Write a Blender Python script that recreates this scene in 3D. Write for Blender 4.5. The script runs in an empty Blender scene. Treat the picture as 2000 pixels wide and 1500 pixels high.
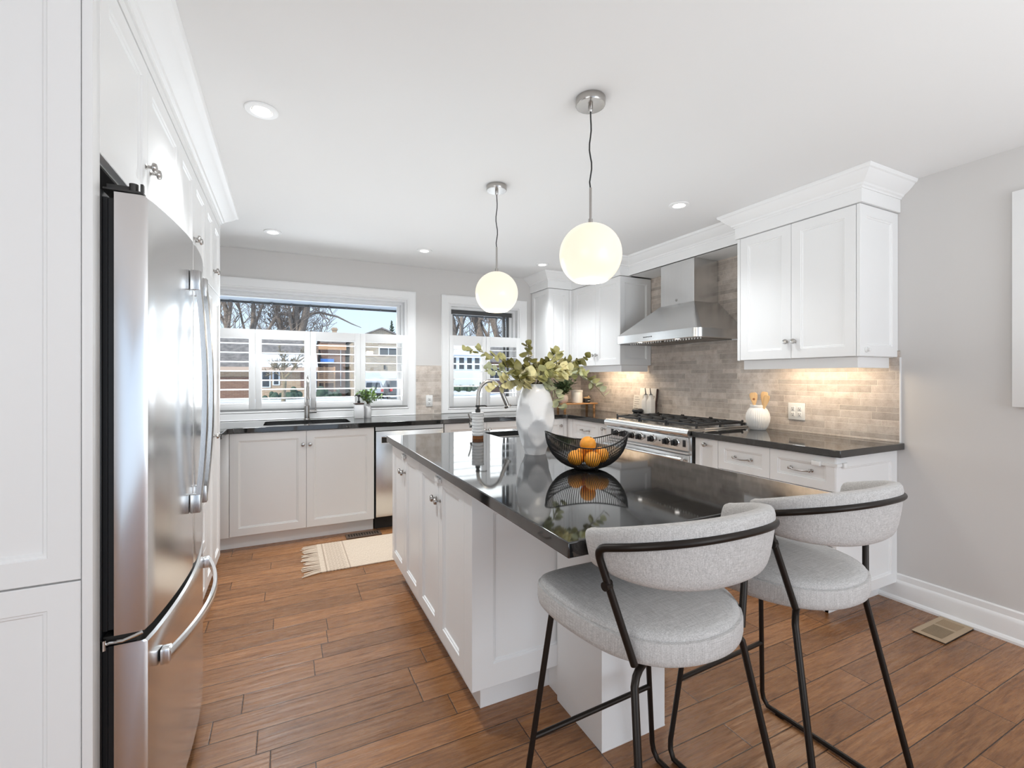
import bpy, bmesh, math, random
from mathutils import Vector, Matrix

# ------------------------------------------------------------------ camera, sky, lights, exposure
S = bpy.context.scene
COL = S.collection
S.view_settings.view_transform = 'Standard'
S.view_settings.look = 'None'
S.view_settings.exposure = 0.43
S.view_settings.gamma = 1.0
S.view_settings.use_curve_mapping = False
S.cycles.use_denoising = True
S.cycles.max_bounces = 9
S.cycles.diffuse_bounces = 5
S.cycles.glossy_bounces = 5
S.cycles.transmission_bounces = 6
S.cycles.transparent_max_bounces = 12
S.cycles.caustics_reflective = False
S.cycles.caustics_refractive = False
S.cycles.sample_clamp_indirect = 6.0
R = math.radians

THETA = 0.456
cam_d = bpy.data.cameras.new('camera')
cam = bpy.data.objects.new('camera', cam_d)
COL.objects.link(cam)
cam.location = (0, 0, 1.295)
cam.rotation_euler = (R(90), 0, -THETA)
cam_d.sensor_fit = 'HORIZONTAL'
cam_d.sensor_width = 36.0
cam_d.lens = 897.557 * 36.0 / 2000.0
cam_d.shift_y = -(750 - 736.661) / 2000.0
cam_d.clip_start = 0.02
cam_d.clip_end = 300
S.camera = cam

world = bpy.data.worlds.new('sky')
S.world = world
world.use_nodes = True
wn = world.node_tree
wn.nodes.clear()
_o = wn.nodes.new('ShaderNodeOutputWorld')
_b = wn.nodes.new('ShaderNodeBackground')
_tc = wn.nodes.new('ShaderNodeTexCoord')
_sx = wn.nodes.new('ShaderNodeSeparateXYZ')
_rp = wn.nodes.new('ShaderNodeValToRGB')
wn.links.new(_tc.outputs['Generated'], _sx.inputs[0])
wn.links.new(_sx.outputs['Z'], _rp.inputs[0])
_rp.color_ramp.elements[0].position = 0.0
_rp.color_ramp.elements[0].color = (0.70, 0.83, 1.0, 1)
_rp.color_ramp.elements[1].position = 0.7
_rp.color_ramp.elements[1].color = (0.38, 0.60, 0.95, 1)
wn.links.new(_rp.outputs[0], _b.inputs[0])
_b.inputs[1].default_value = 1.0
wn.links.new(_b.outputs[0], _o.inputs[0])


def light(name, kind, loc, rot, power, color=(1, 1, 1), size=None, size_y=None, shape=None, spread=None, spot=None, blend=.6, radius=None):
    d = bpy.data.lights.new(name, kind)
    o = bpy.data.objects.new(name, d)
    COL.objects.link(o)
    o.location = loc
    o.rotation_euler = rot
    d.energy = power
    d.color = color
    if kind == 'AREA':
        d.shape = shape or ('RECTANGLE' if size_y else 'SQUARE')
        d.size = size
        if size_y: d.size_y = size_y
        if spread: d.spread = spread
    if kind == 'SPOT':
        d.spot_size = spot; d.spot_blend = blend
    if radius is not None and kind in ('SPOT', 'POINT'):
        d.shadow_soft_size = radius
    return o


sun = light('sun', 'SUN', (-20, 0, 30), (0, 0, 0), 3.0, (1, .95, .88))
sun.rotation_euler = Vector((0.75, 0.45, -0.55)).to_track_quat('-Z', 'Y').to_euler()
sun.data.angle = R(2)
# daylight through the glazed doors behind the camera, then a fill light added on the left
light('daylight_rear', 'AREA', (2.0, -3.12, 1.35), (R(90), 0, 0), 40, (.90, .965, 1), 2.1, 2.1)
light('fill_side', 'AREA', (-2.52, -1.2, 1.4), (R(90), 0, R(-90)), 30, (.90, .965, 1), 2.6, 1.9)
# added uplights standing in for the photographer's flash bounced off the ceiling
light('bounce_flash', 'AREA', (1.7, -0.5, 1.10), (R(180), 0, 0), 18, (.885, .96, 1), 2.4, 2.0)
light('fill_uplight_kitchen', 'AREA', (1.1, 2.6, 1.30), (R(180), 0, 0), 13, (.885, .96, 1), 2.6, 2.6)  # fill added over the island to brighten the ceiling; no lamp stands there
# daylight through the kitchen windows
light('daylight_window_wide', 'AREA', (0.2, 4.80, 1.50), (R(104), 0, R(180)), 13, (.95, .98, 1), 1.70, 0.9)
light('daylight_window_small', 'AREA', (1.94, 4.80, 1.50), (R(104), 0, R(180)), 6, (.95, .98, 1), .80, .9)

# ------------------------------------------------------------------ materials
def new_mat(name):
    m = bpy.data.materials.new(name)
    m.use_nodes = True
    nt = m.node_tree
    return m, nt, nt.nodes['Principled BSDF']


def P(name, col, rough=.5, metal=0., ior=1.5, emit=None, estr=0., spec=None, coat=0., trans=0., noise=None, bump=None, sss=0.):
    """plain principled material; noise=(scale, amount) varies the colour, bump=(scale, strength)"""
    m, nt, b = new_mat(name)
    b.inputs['Base Color'].default_value = (*col, 1)
    b.inputs['Roughness'].default_value = rough
    b.inputs['Metallic'].default_value = metal
    b.inputs['IOR'].default_value = ior
    if spec is not None: b.inputs['Specular IOR Level'].default_value = spec
    if coat: b.inputs['Coat Weight'].default_value = coat; b.inputs['Coat Roughness'].default_value = .05
    if trans: b.inputs['Transmission Weight'].default_value = trans
    if emit: b.inputs['Emission Color'].default_value = (*emit, 1); b.inputs['Emission Strength'].default_value = estr
    if sss: b.inputs['Subsurface Weight'].default_value = sss
    if noise or bump:
        tc = nt.nodes.new('ShaderNodeTexCoord')
    if noise:
        n = nt.nodes.new('ShaderNodeTexNoise'); n.inputs['Scale'].default_value = noise[0]; n.inputs['Detail'].default_value = 4
        r = nt.nodes.new('ShaderNodeValToRGB')
        a = noise[1]
        r.color_ramp.elements[0].position = .3; r.color_ramp.elements[1].position = .7
        r.color_ramp.elements[0].color = (*[c * (1 - a) for c in col], 1)
        r.color_ramp.elements[1].color = (*[min(1, c * (1 + a)) for c in col], 1)
        nt.links.new(tc.outputs['Object'], n.inputs['Vector']); nt.links.new(n.outputs['Fac'], r.inputs[0]); nt.links.new(r.outputs[0], b.inputs['Base Color'])
    if bump:
        n2 = nt.nodes.new('ShaderNodeTexNoise'); n2.inputs['Scale'].default_value = bump[0]; n2.inputs['Detail'].default_value = 3
        bp = nt.nodes.new('ShaderNodeBump'); bp.inputs['Strength'].default_value = bump[1]; bp.inputs['Distance'].default_value = .002
        nt.links.new(tc.outputs['Object'], n2.inputs['Vector']); nt.links.new(n2.outputs['Fac'], bp.inputs['Height']); nt.links.new(bp.outputs[0], b.inputs['Normal'])
    return m


class NT:
    """small helper for math in node trees"""
    def __init__(s, nt): s.nt = nt
    def n(s, t, **k):
        x = s.nt.nodes.new(t)
        for a, v in k.items(): setattr(x, a, v)
        return x
    def link(s, a, b): s.nt.links.new(a, b)
    def m(s, op, a, b=None, c=None):
        x = s.n('ShaderNodeMath', operation=op)
        for i, v in enumerate((a, b, c)):
            if v is None: continue
            if isinstance(v, (int, float)): x.inputs[i].default_value = v
            else: s.link(v, x.inputs[i])
        return x.outputs[0]
    def comb(s, a, b, c=0.):
        x = s.n('ShaderNodeCombineXYZ')
        for i, v in enumerate((a, b, c)):
            if isinstance(v, (int, float)): x.inputs[i].default_value = v
            else: s.link(v, x.inputs[i])
        return x.outputs[0]
    def white(s, vec):
        x = s.n('ShaderNodeTexWhiteNoise', noise_dimensions='3D'); s.link(vec, x.inputs['Vector']); return x.outputs['Value']
    def noise(s, vec, scale, detail=4, rough=.5, dist=0.):
        x = s.n('ShaderNodeTexNoise'); s.link(vec, x.inputs['Vector'])
        x.inputs['Scale'].default_value = scale; x.inputs['Detail'].default_value = detail
        x.inputs['Roughness'].default_value = rough; x.inputs['Distortion'].default_value = dist
        return x.outputs['Fac']
    def ramp(s, f, stops):
        x = s.n('ShaderNodeValToRGB'); s.link(f, x.inputs[0]); e = x.color_ramp.elements
        while len(e) < len(stops): e.new(.5)
        for k, (p, c) in enumerate(stops): e[k].position = p; e[k].color = (*c, 1)
        return x.outputs[0]
    def mix(s, f, a, b, mode='MIX'):
        x = s.n('ShaderNodeMix', data_type='RGBA', blend_type=mode)
        for i, v in ((0, f), (6, a), (7, b)):
            if isinstance(v, (int, float)): x.inputs[i].default_value = v
            elif isinstance(v, tuple): x.inputs[i].default_value = (*v, 1)
            else: s.link(v, x.inputs[i])
        return x.outputs[2]
    def bump(s, h, strength, dist, normal=None):
        x = s.n('ShaderNodeBump'); x.inputs['Strength'].default_value = strength; x.inputs['Distance'].default_value = dist
        s.link(h, x.inputs['Height'])
        if normal: s.link(normal, x.inputs['Normal'])
        return x.outputs[0]


def floor_mat():
    m, nt, b = new_mat('oak_floor')
    k = NT(nt)
    pos = k.n('ShaderNodeNewGeometry').outputs['Position']
    sp = k.n('ShaderNodeSeparateXYZ'); k.link(pos, sp.inputs[0])
    U, V = sp.outputs['X'], sp.outputs['Y']
    W = .1215
    v = k.m('DIVIDE', k.m('ADD', V, 10 * W - 2.045 + 17 * W), W)
    row = k.m('FLOOR', v); fv = k.m('FRACT', v)
    r1 = k.white(k.comb(row, 3.1)); r2 = k.white(k.comb(row, 8.7))
    L = k.m('ADD', .55, k.m('MULTIPLY', r2, .55))
    u = k.m('DIVIDE', k.m('ADD', U, k.m('ADD', 20., k.m('MULTIPLY', r1, 5.))), L)
    idx = k.m('FLOOR', u); fu = k.m('FRACT', u)
    rid = k.white(k.comb(row, idx)); rid2 = k.white(k.comb(row, idx, 5.3))
    eu = k.m('MULTIPLY', k.m('MINIMUM', fu, k.m('SUBTRACT', 1., fu)), L)
    ev = k.m('MULTIPLY', k.m('MINIMUM', fv, k.m('SUBTRACT', 1., fv)), W)
    e = k.m('MINIMUM', eu, ev)
    gap = k.m('LESS_THAN', e, .0017)
    # grain stretched along the plank, shifted per plank
    gu = k.m('ADD', U, k.m('MULTIPLY', rid, 13.)); gv = k.m('ADD', V, k.m('MULTIPLY', rid2, 7.))
    g1 = k.noise(k.comb(k.m('MULTIPLY', gu, 2.2), k.m('MULTIPLY', gv, 26.)), 2.4, 6, .6, 1.2)
    g2 = k.noise(k.comb(k.m('MULTIPLY', gu, 10.), k.m('MULTIPLY', gv, 240.)), 1.4, 3, .6)
    g3 = k.noise(k.comb(gu, k.m('MULTIPLY', gv, 3.)), 2.6, 4, .6)
    c1 = k.ramp(g1, [(.28, (.150, .060, .021)), (.48, (.275, .120, .046)), (.72, (.385, .188, .080))])
    c2 = k.mix(k.m('MULTIPLY', k.m('SUBTRACT', g2, .35), .55), c1, (.085, .038, .018))
    tone = k.m('ADD', .80, k.m('MULTIPLY', rid, .36))
    tone = k.m('MULTIPLY', tone, k.m('ADD', .72, k.m('MULTIPLY', g3, .56)))
    c3 = k.mix(1., c2, k.comb(tone, tone, tone), 'MULTIPLY')
    col = k.mix(gap, c3, (.03, .014, .008))
    k.link(col, b.inputs['Base Color'])
    # hand scraped ripples
    w = k.noise(k.comb(k.m('MULTIPLY', gu, 3.2), k.m('MULTIPLY', gv, 34.)), 1., 1.5, .4, .6)
    h = k.m('ADD', k.m('MULTIPLY', w, .9), k.m('MULTIPLY', g2, .10))
    edge = k.m('MINIMUM', k.m('DIVIDE', e, .004), 1.)
    n1 = k.bump(h, .85, .005)
    n2 = k.bump(edge, .5, .0015, n1)
    k.link(n2, b.inputs['Normal'])
    rg = k.m('ADD', .20, k.m('MULTIPLY', g2, .16))
    k.link(rg, b.inputs['Roughness'])
    b.inputs['IOR'].default_value = 1.55
    return m


def tile_mat(name, axis):
    """tumbled limestone strips in alternating tall and slim courses; axis = which world axis runs along the wall"""
    m, nt, b = new_mat(name)
    k = NT(nt)
    pos = k.n('ShaderNodeNewGeometry').outputs['Position']
    sp = k.n('ShaderNodeSeparateXYZ'); k.link(pos, sp.inputs[0])
    U, V = sp.outputs[axis], sp.outputs['Z']
    PER, H1 = .080, .047
    v = k.m('DIVIDE', V, PER)
    kk = k.m('FLOOR', v); f = k.m('MULTIPLY', k.m('FRACT', v), PER)
    isb = k.m('GREATER_THAN', f, H1)
    row = k.m('ADD', k.m('MULTIPLY', kk, 2.), isb)
    ea = k.m('MINIMUM', f, k.m('ABSOLUTE', k.m('SUBTRACT', f, H1)))
    ev = k.m('MINIMUM', ea, k.m('SUBTRACT', PER, f))
    r1 = k.white(k.comb(row, 1.7)); r2 = k.white(k.comb(row, 4.4))
    L = k.m('ADD', .15, k.m('MULTIPLY', r2, .17))
    u = k.m('DIVIDE', k.m('ADD', U, k.m('ADD', 9., k.m('MULTIPLY', r1, 3.))), L)
    idx = k.m('FLOOR', u); fu = k.m('FRACT', u)
    eu = k.m('MULTIPLY', k.m('MINIMUM', fu, k.m('SUBTRACT', 1., fu)), L)
    e = k.m('MINIMUM', eu, ev)
    wob = k.noise(pos, 90, 2)
    grout = k.m('LESS_THAN', k.m('ADD', e, k.m('MULTIPLY', k.m('SUBTRACT', wob, .5), .0016)), .0013)
    rid = k.white(k.comb(row, idx))
    n1 = k.noise(pos, 16, 6, .65); n2 = k.noise(pos, 160, 4, .7)
    c = k.ramp(n1, [(.25, (.43, .355, .295)), (.5, (.60, .525, .455)), (.75, (.71, .645, .58))])
    tone = k.m('ADD', .78, k.m('MULTIPLY', rid, .38))
    c = k.mix(1., c, k.comb(tone, tone, k.m('MULTIPLY', tone, 1.02)), 'MULTIPLY')
    c = k.mix(k.m('MULTIPLY', k.m('SUBTRACT', .52, n2), 1.1), c, (.17, .13, .10))
    c = k.mix(grout, c, (.70, .63, .55))
    k.link(c, b.inputs['Base Color'])
    b.inputs['Roughness'].default_value = .55
    edge = k.m('MINIMUM', k.m('DIVIDE', e, .003), 1.)
    hh = k.m('ADD', edge, k.m('MULTIPLY', n2, .35))
    k.link(k.bump(hh, .35, .002), b.inputs['Normal'])
    return m


def steel_mat(name, axis, col=(.72, .72, .715), rough=.25, brush=1.):
    """brushed stainless; axis 0/1/2 is the direction of the brush lines"""
    m, nt, b = new_mat(name)
    k = NT(nt)
    tc = k.n('ShaderNodeTexCoord').outputs['Object']
    sc = [260., 260., 260.]; sc[axis] = 2.
    mp = k.n('ShaderNodeMapping'); mp.inputs['Scale'].default_value = sc; k.link(tc, mp.inputs['Vector'])
    n = k.noise(mp.outputs[0], 1., 3, .6)
    b.inputs['Metallic'].default_value = 1.
    c = k.ramp(n, [(.3, tuple(x * (1 - .04 * brush) for x in col)), (.7, tuple(min(1, x * (1 + .03 * brush)) for x in col))])
    k.link(c, b.inputs['Base Color'])
    k.link(k.m('ADD', rough - .02, k.m('MULTIPLY', n, .05 * brush)), b.inputs['Roughness'])
    if brush: k.link(k.bump(n, .02, .0003), b.inputs['Normal'])
    return m


def fabric_mat():
    m, nt, b = new_mat('grey_linen')
    k = NT(nt)
    tc = k.n('ShaderNodeTexCoord').outputs['Object']
    out = []
    for sc in ((16., 560., 560.), (560., 16., 560.), (560., 560., 16.)):
        mp = k.n('ShaderNodeMapping'); mp.inputs['Scale'].default_value = sc; k.link(tc, mp.inputs['Vector'])
        out.append(k.noise(mp.outputs[0], 1., 2, .6))
    s = k.m('DIVIDE', k.m('ADD', k.m('ADD', out[0], out[1]), out[2]), 3.)
    c = k.ramp(s, [(.38, (.40, .388, .378)), (.5, (.54, .525, .515)), (.62, (.68, .665, .65))])
    k.link(c, b.inputs['Base Color'])
    b.inputs['Roughness'].default_value = .9
    b.inputs['Specular IOR Level'].default_value = .2
    b.inputs['Sheen Weight'].default_value = .15
    k.link(k.bump(s, .22, .0005), b.inputs['Normal'])
    return m


def granite_mat():
    m, nt, b = new_mat('black_granite')
    k = NT(nt)
    pos = k.n('ShaderNodeNewGeometry').outputs['Position']
    n = k.noise(pos, 420, 2, .6)
    c = k.ramp(n, [(.4, (.010, .010, .0105)), (.62, (.020, .020, .020)), (.74, (.055, .053, .05))])
    k.link(c, b.inputs['Base Color'])
    b.inputs['Roughness'].default_value = .045
    b.inputs['IOR'].default_value = 1.8
    return m


def rug_mat():
    m, nt, b = new_mat('woven_cotton')
    k = NT(nt)
    pos = k.n('ShaderNodeNewGeometry').outputs['Position']
    sp = k.n('ShaderNodeSeparateXYZ'); k.link(pos, sp.inputs[0])
    U, V = sp.outputs['X'], sp.outputs['Y']
    # zigzag diamond band between x=.255 and x=.375, ridges at its edges
    tri = k.m('ABSOLUTE', k.m('SUBTRACT', k.m('FRACT', k.m('DIVIDE', V, .05)), .5))
    z = k.m('FRACT', k.m('DIVIDE', k.m('ADD', U, k.m('MULTIPLY', tri, .06)), .022))
    inb = k.m('MULTIPLY', k.m('GREATER_THAN', U, .258), k.m('LESS_THAN', U, .372))
    zz = k.m('MULTIPLY', k.m('LESS_THAN', z, .35), inb)
    rid = k.m('ADD', k.m('MULTIPLY', k.m('GREATER_THAN', U, .236), k.m('LESS_THAN', U, .246)),
              k.m('MULTIPLY', k.m('GREATER_THAN', U, .385), k.m('LESS_THAN', U, .393)))
    n = k.noise(k.comb(k.m('MULTIPLY', U, 420.), k.m('MULTIPLY', V, 45.)), 1., 2, .6)
    c = k.ramp(n, [(.3, (.48, .37, .28)), (.65, (.70, .59, .475))])
    c = k.mix(k.m('MULTIPLY', k.m('MAXIMUM', zz, rid), .85), c, (.36, .27, .20))
    k.link(c, b.inputs['Base Color']); b.inputs['Roughness'].default_value = .95
    k.link(k.bump(k.m('SUBTRACT', n, zz), .5, .002), b.inputs['Normal'])
    return m


def brick_mat(name, ca, cb, mortar, scale=1.):
    m, nt, b = new_mat(name)
    k = NT(nt)
    pos = k.n('ShaderNodeNewGeometry').outputs['Position']
    sp = k.n('ShaderNodeSeparateXYZ'); k.link(pos, sp.inputs[0])
    t = k.n('ShaderNodeTexBrick')
    k.link(k.comb(k.m('ADD', sp.outputs['X'], sp.outputs['Y']), sp.outputs['Z']), t.inputs['Vector'])
    t.inputs['Scale'].default_value = scale
    t.inputs['Color1'].default_value = (*ca, 1); t.inputs['Color2'].default_value = (*cb, 1); t.inputs['Mortar'].default_value = (*mortar, 1)
    t.inputs['Brick Width'].default_value = .42; t.inputs['Row Height'].default_value = .12; t.inputs['Mortar Size'].default_value = .012
    k.link(t.outputs['Color'], b.inputs['Base Color']); b.inputs['Roughness'].default_value = .9
    return m


def glass_mat():
    m, nt, b = new_mat('window_glass')
    k = NT(nt)
    nt.nodes.remove(b)
    tr = k.n('ShaderNodeBsdfTransparent'); gl = k.n('ShaderNodeBsdfGlossy'); gl.inputs['Roughness'].default_value = .02
    tr.inputs['Color'].default_value = (.97, .985, .98, 1)
    fr = k.n('ShaderNodeFresnel'); fr.inputs['IOR'].default_value = 1.35
    mx = k.n('ShaderNodeMixShader')
    k.link(fr.outputs[0], mx.inputs[0]); k.link(tr.outputs[0], mx.inputs[1]); k.link(gl.outputs[0], mx.inputs[2])
    k.link(mx.outputs[0], nt.nodes['Material Output'].inputs['Surface'])
    return m


def wood_mat(name, ca, cb, axis=0, rough=.45):
    m, nt, b = new_mat(name)
    k = NT(nt)
    tc = k.n('ShaderNodeTexCoord').outputs['Object']
    sc = [60., 60., 60.]; sc[axis] = 5.
    mp = k.n('ShaderNodeMapping'); mp.inputs['Scale'].default_value = sc; k.link(tc, mp.inputs['Vector'])
    n = k.noise(mp.outputs[0], 1., 4, .6, .8)
    k.link(k.ramp(n, [(.3, ca), (.7, cb)]), b.inputs['Base Color']); b.inputs['Roughness'].default_value = rough
    return m


M = dict(
    cab=P('white_lacquer', (.85, .848, .845), .32, bump=(35, .02)),
    trimw=P('white_trim_paint', (.86, .858, .855), .38),
    wall=P('greige_wall_paint', (.64, .62, .605), .75, bump=(220, .06)),
    ceil=P('ceiling_paint', (.82, .815, .81), .85, bump=(260, .05)),
    floor=floor_mat(), tilex=tile_mat('limestone_tile_window_wall', 'X'), tiley=tile_mat('limestone_tile_range_wall', 'Y'),
    granite=granite_mat(),
    steel_h=steel_mat('brushed_steel_horizontal', 1), steel_v=steel_mat('brushed_steel_vertical', 2), steel_x=steel_mat('brushed_steel_crosswise', 0),
    steel_hd=steel_mat('handle_steel', 2, (.50, .50, .50), .28, .5), hinge=P('hinge_grey', (.06, .058, .056), .4, .5),
    steel_fr=steel_mat('fridge_steel', 1, (.80, .80, .80), .22, 0.),
    chrome=P('chrome', (.72, .72, .71), .12, 1.), nickel=P('satin_nickel', (.46, .44, .42), .22, 1.),
    nickel_d=P('brushed_nickel', (.40, .38, .36), .32, 1.),
    black=P('black_plastic', (.012, .012, .013), .4), iron=P('cast_iron', (.016, .016, .017), .5, bump=(180, .3)),
    dark=P('dark_recess', (.02, .018, .016), .7),  # near-black for dark parts; also paints shade into gaps and recesses
    blackmetal=P('black_bronze_tube', (.022, .017, .014), .38, .6),
    wire=P('black_wire', (.008, .008, .008), .45, .3),
    fabric=fabric_mat(),
    orange=P('orange_peel', (.90, .36, .03), .42, bump=(260, .5), noise=(9, .12), sss=.05),
    cer=P('white_ceramic_gloss', (.80, .80, .805), .22), cerm=P('white_ceramic_matte', (.76, .73, .69), .6),
    pot=P('blush_ceramic', (.60, .50, .44), .6), canis=P('ivory_enamel', (.72, .67, .60), .4),
    leaf1=P('eucalyptus_sage', (.38, .36, .15), .5, noise=(30, .2)), leaf2=P('eucalyptus_olive', (.16, .145, .035), .5, noise=(30, .25)),
    leaf3=P('eucalyptus_cream', (.68, .62, .34), .55, noise=(30, .15)), leaf4=P('eucalyptus_mint', (.46, .47, .29), .55, noise=(30, .15)),
    stem=P('stem_brown', (.12, .10, .05), .6), petal=P('cream_petals', (.80, .69, .42), .6),
    green=P('fresh_green_leaf', (.22, .36, .07), .5, noise=(40, .35)), greend=P('deep_green_leaf', (.055, .085, .03), .5, noise=(40, .3)),
    greeng=P('grey_green_leaf', (.33, .43, .30), .55, noise=(40, .25)),
    woodw=wood_mat('warm_oak', (.36, .17, .065), (.56, .31, .14)), woodd=wood_mat('walnut_base', (.20, .07, .02), (.36, .14, .045)),
    bamboo=wood_mat('beech_spoon', (.60, .37, .17), (.74, .50, .26), 2, .5),
    darkwood=wood_mat('dark_wood', (.04, .02, .015), (.08, .04, .03)),
    outlet=P('outlet_plastic', (.80, .79, .77), .35), paper=P('paper', (.74, .69, .62), .8), print=P('printed_ink', (.16, .13, .11), .8),
    marble=P('white_marble', (.76, .72, .66), .35, noise=(6, .06)),
    rug=rug_mat(), fringe=P('cotton_fringe', (.60, .49, .385), .95),
    vent_b=P('beige_register', (.46, .34, .22), .5), vent_d=P('dark_register', (.10, .065, .045), .5, .2),
    clear=P('clear_plastic_latch', (.84, .84, .83), .15, spec=.6), glass=glass_mat(),
    shade=P('opal_glass_lit', (.46, .42, .36), .25, emit=(1., .84, .65), estr=.56),
    bulb=P('lit_lens', (1, 1, 1), .5, emit=(1., .96, .9), estr=3.0),
    glow=P('lit_shade_opening', (1, 1, 1), .5, emit=(1., .95, .86), estr=1.6),
    vinyl=P('white_vinyl', (.78, .78, .78), .35), greyvinyl=P('dark_window_frame', (.06, .06, .06), .5),
    snow=P('snow', (.90, .91, .94), .8, noise=(.6, .04)), asphalt=P('wet_asphalt', (.18, .18, .19), .6),
    brick1=brick_mat('tan_brick', (.42, .27, .16), (.52, .36, .23), (.50, .43, .35)),
    brick2=brick_mat('brown_brick', (.20, .10, .065), (.26, .14, .09), (.28, .2, .16)),
    brick3=brick_mat('buff_brick', (.44, .34, .23), (.31, .24, .18), (.50, .44, .36)),
    shingle=P('grey_brown_shingle', (.22, .19, .17), .9, noise=(3, .3)), fascia=P('peach_fascia', (.56, .40, .30), .7),
    cedar=wood_mat('cedar_deck', (.50, .26, .12), (.62, .36, .19)), tarp=P('blue_tarp', (.05, .20, .62), .5),
    siding=P('white_siding', (.78, .80, .83), .6), pane=P('dark_house_pane', (.05, .055, .06), .15),
    bark=P('bark', (.27, .215, .175), .95, noise=(8, .3)), barkl=P('pale_bark', (.24, .19, .12), .95, noise=(8, .3)),
    bush=P('evergreen_bush', (.05, .085, .05), .9, noise=(12, .4)), carred=P('red_car_paint', (.5, .03, .03), .3), carblk=P('dark_car_paint', (.03, .035, .04), .25),
    carsil=P('frosted_car_paint', (.42, .43, .45), .4), soffit=P('soffit_metal', (.66, .65, .63), .5),
)

# ------------------------------------------------------------------ mesh helpers
def origin_of(o):
    v = Vector((0, 0, 0))
    while o is not None:
        v += o.location; o = o.parent
    return v


def tag(o, label=None, cat=None, group=None, kind=None):
    if label: o['label'] = label
    if cat: o['category'] = cat
    if group: o['group'] = group
    if kind: o['kind'] = kind
    return o


def thing(name, loc, label, cat, group=None, kind=None):
    o = bpy.data.objects.new(name, None)
    o.empty_display_size = .05
    COL.objects.link(o)
    o.location = loc
    return tag(o, label, cat, group, kind)


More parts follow.
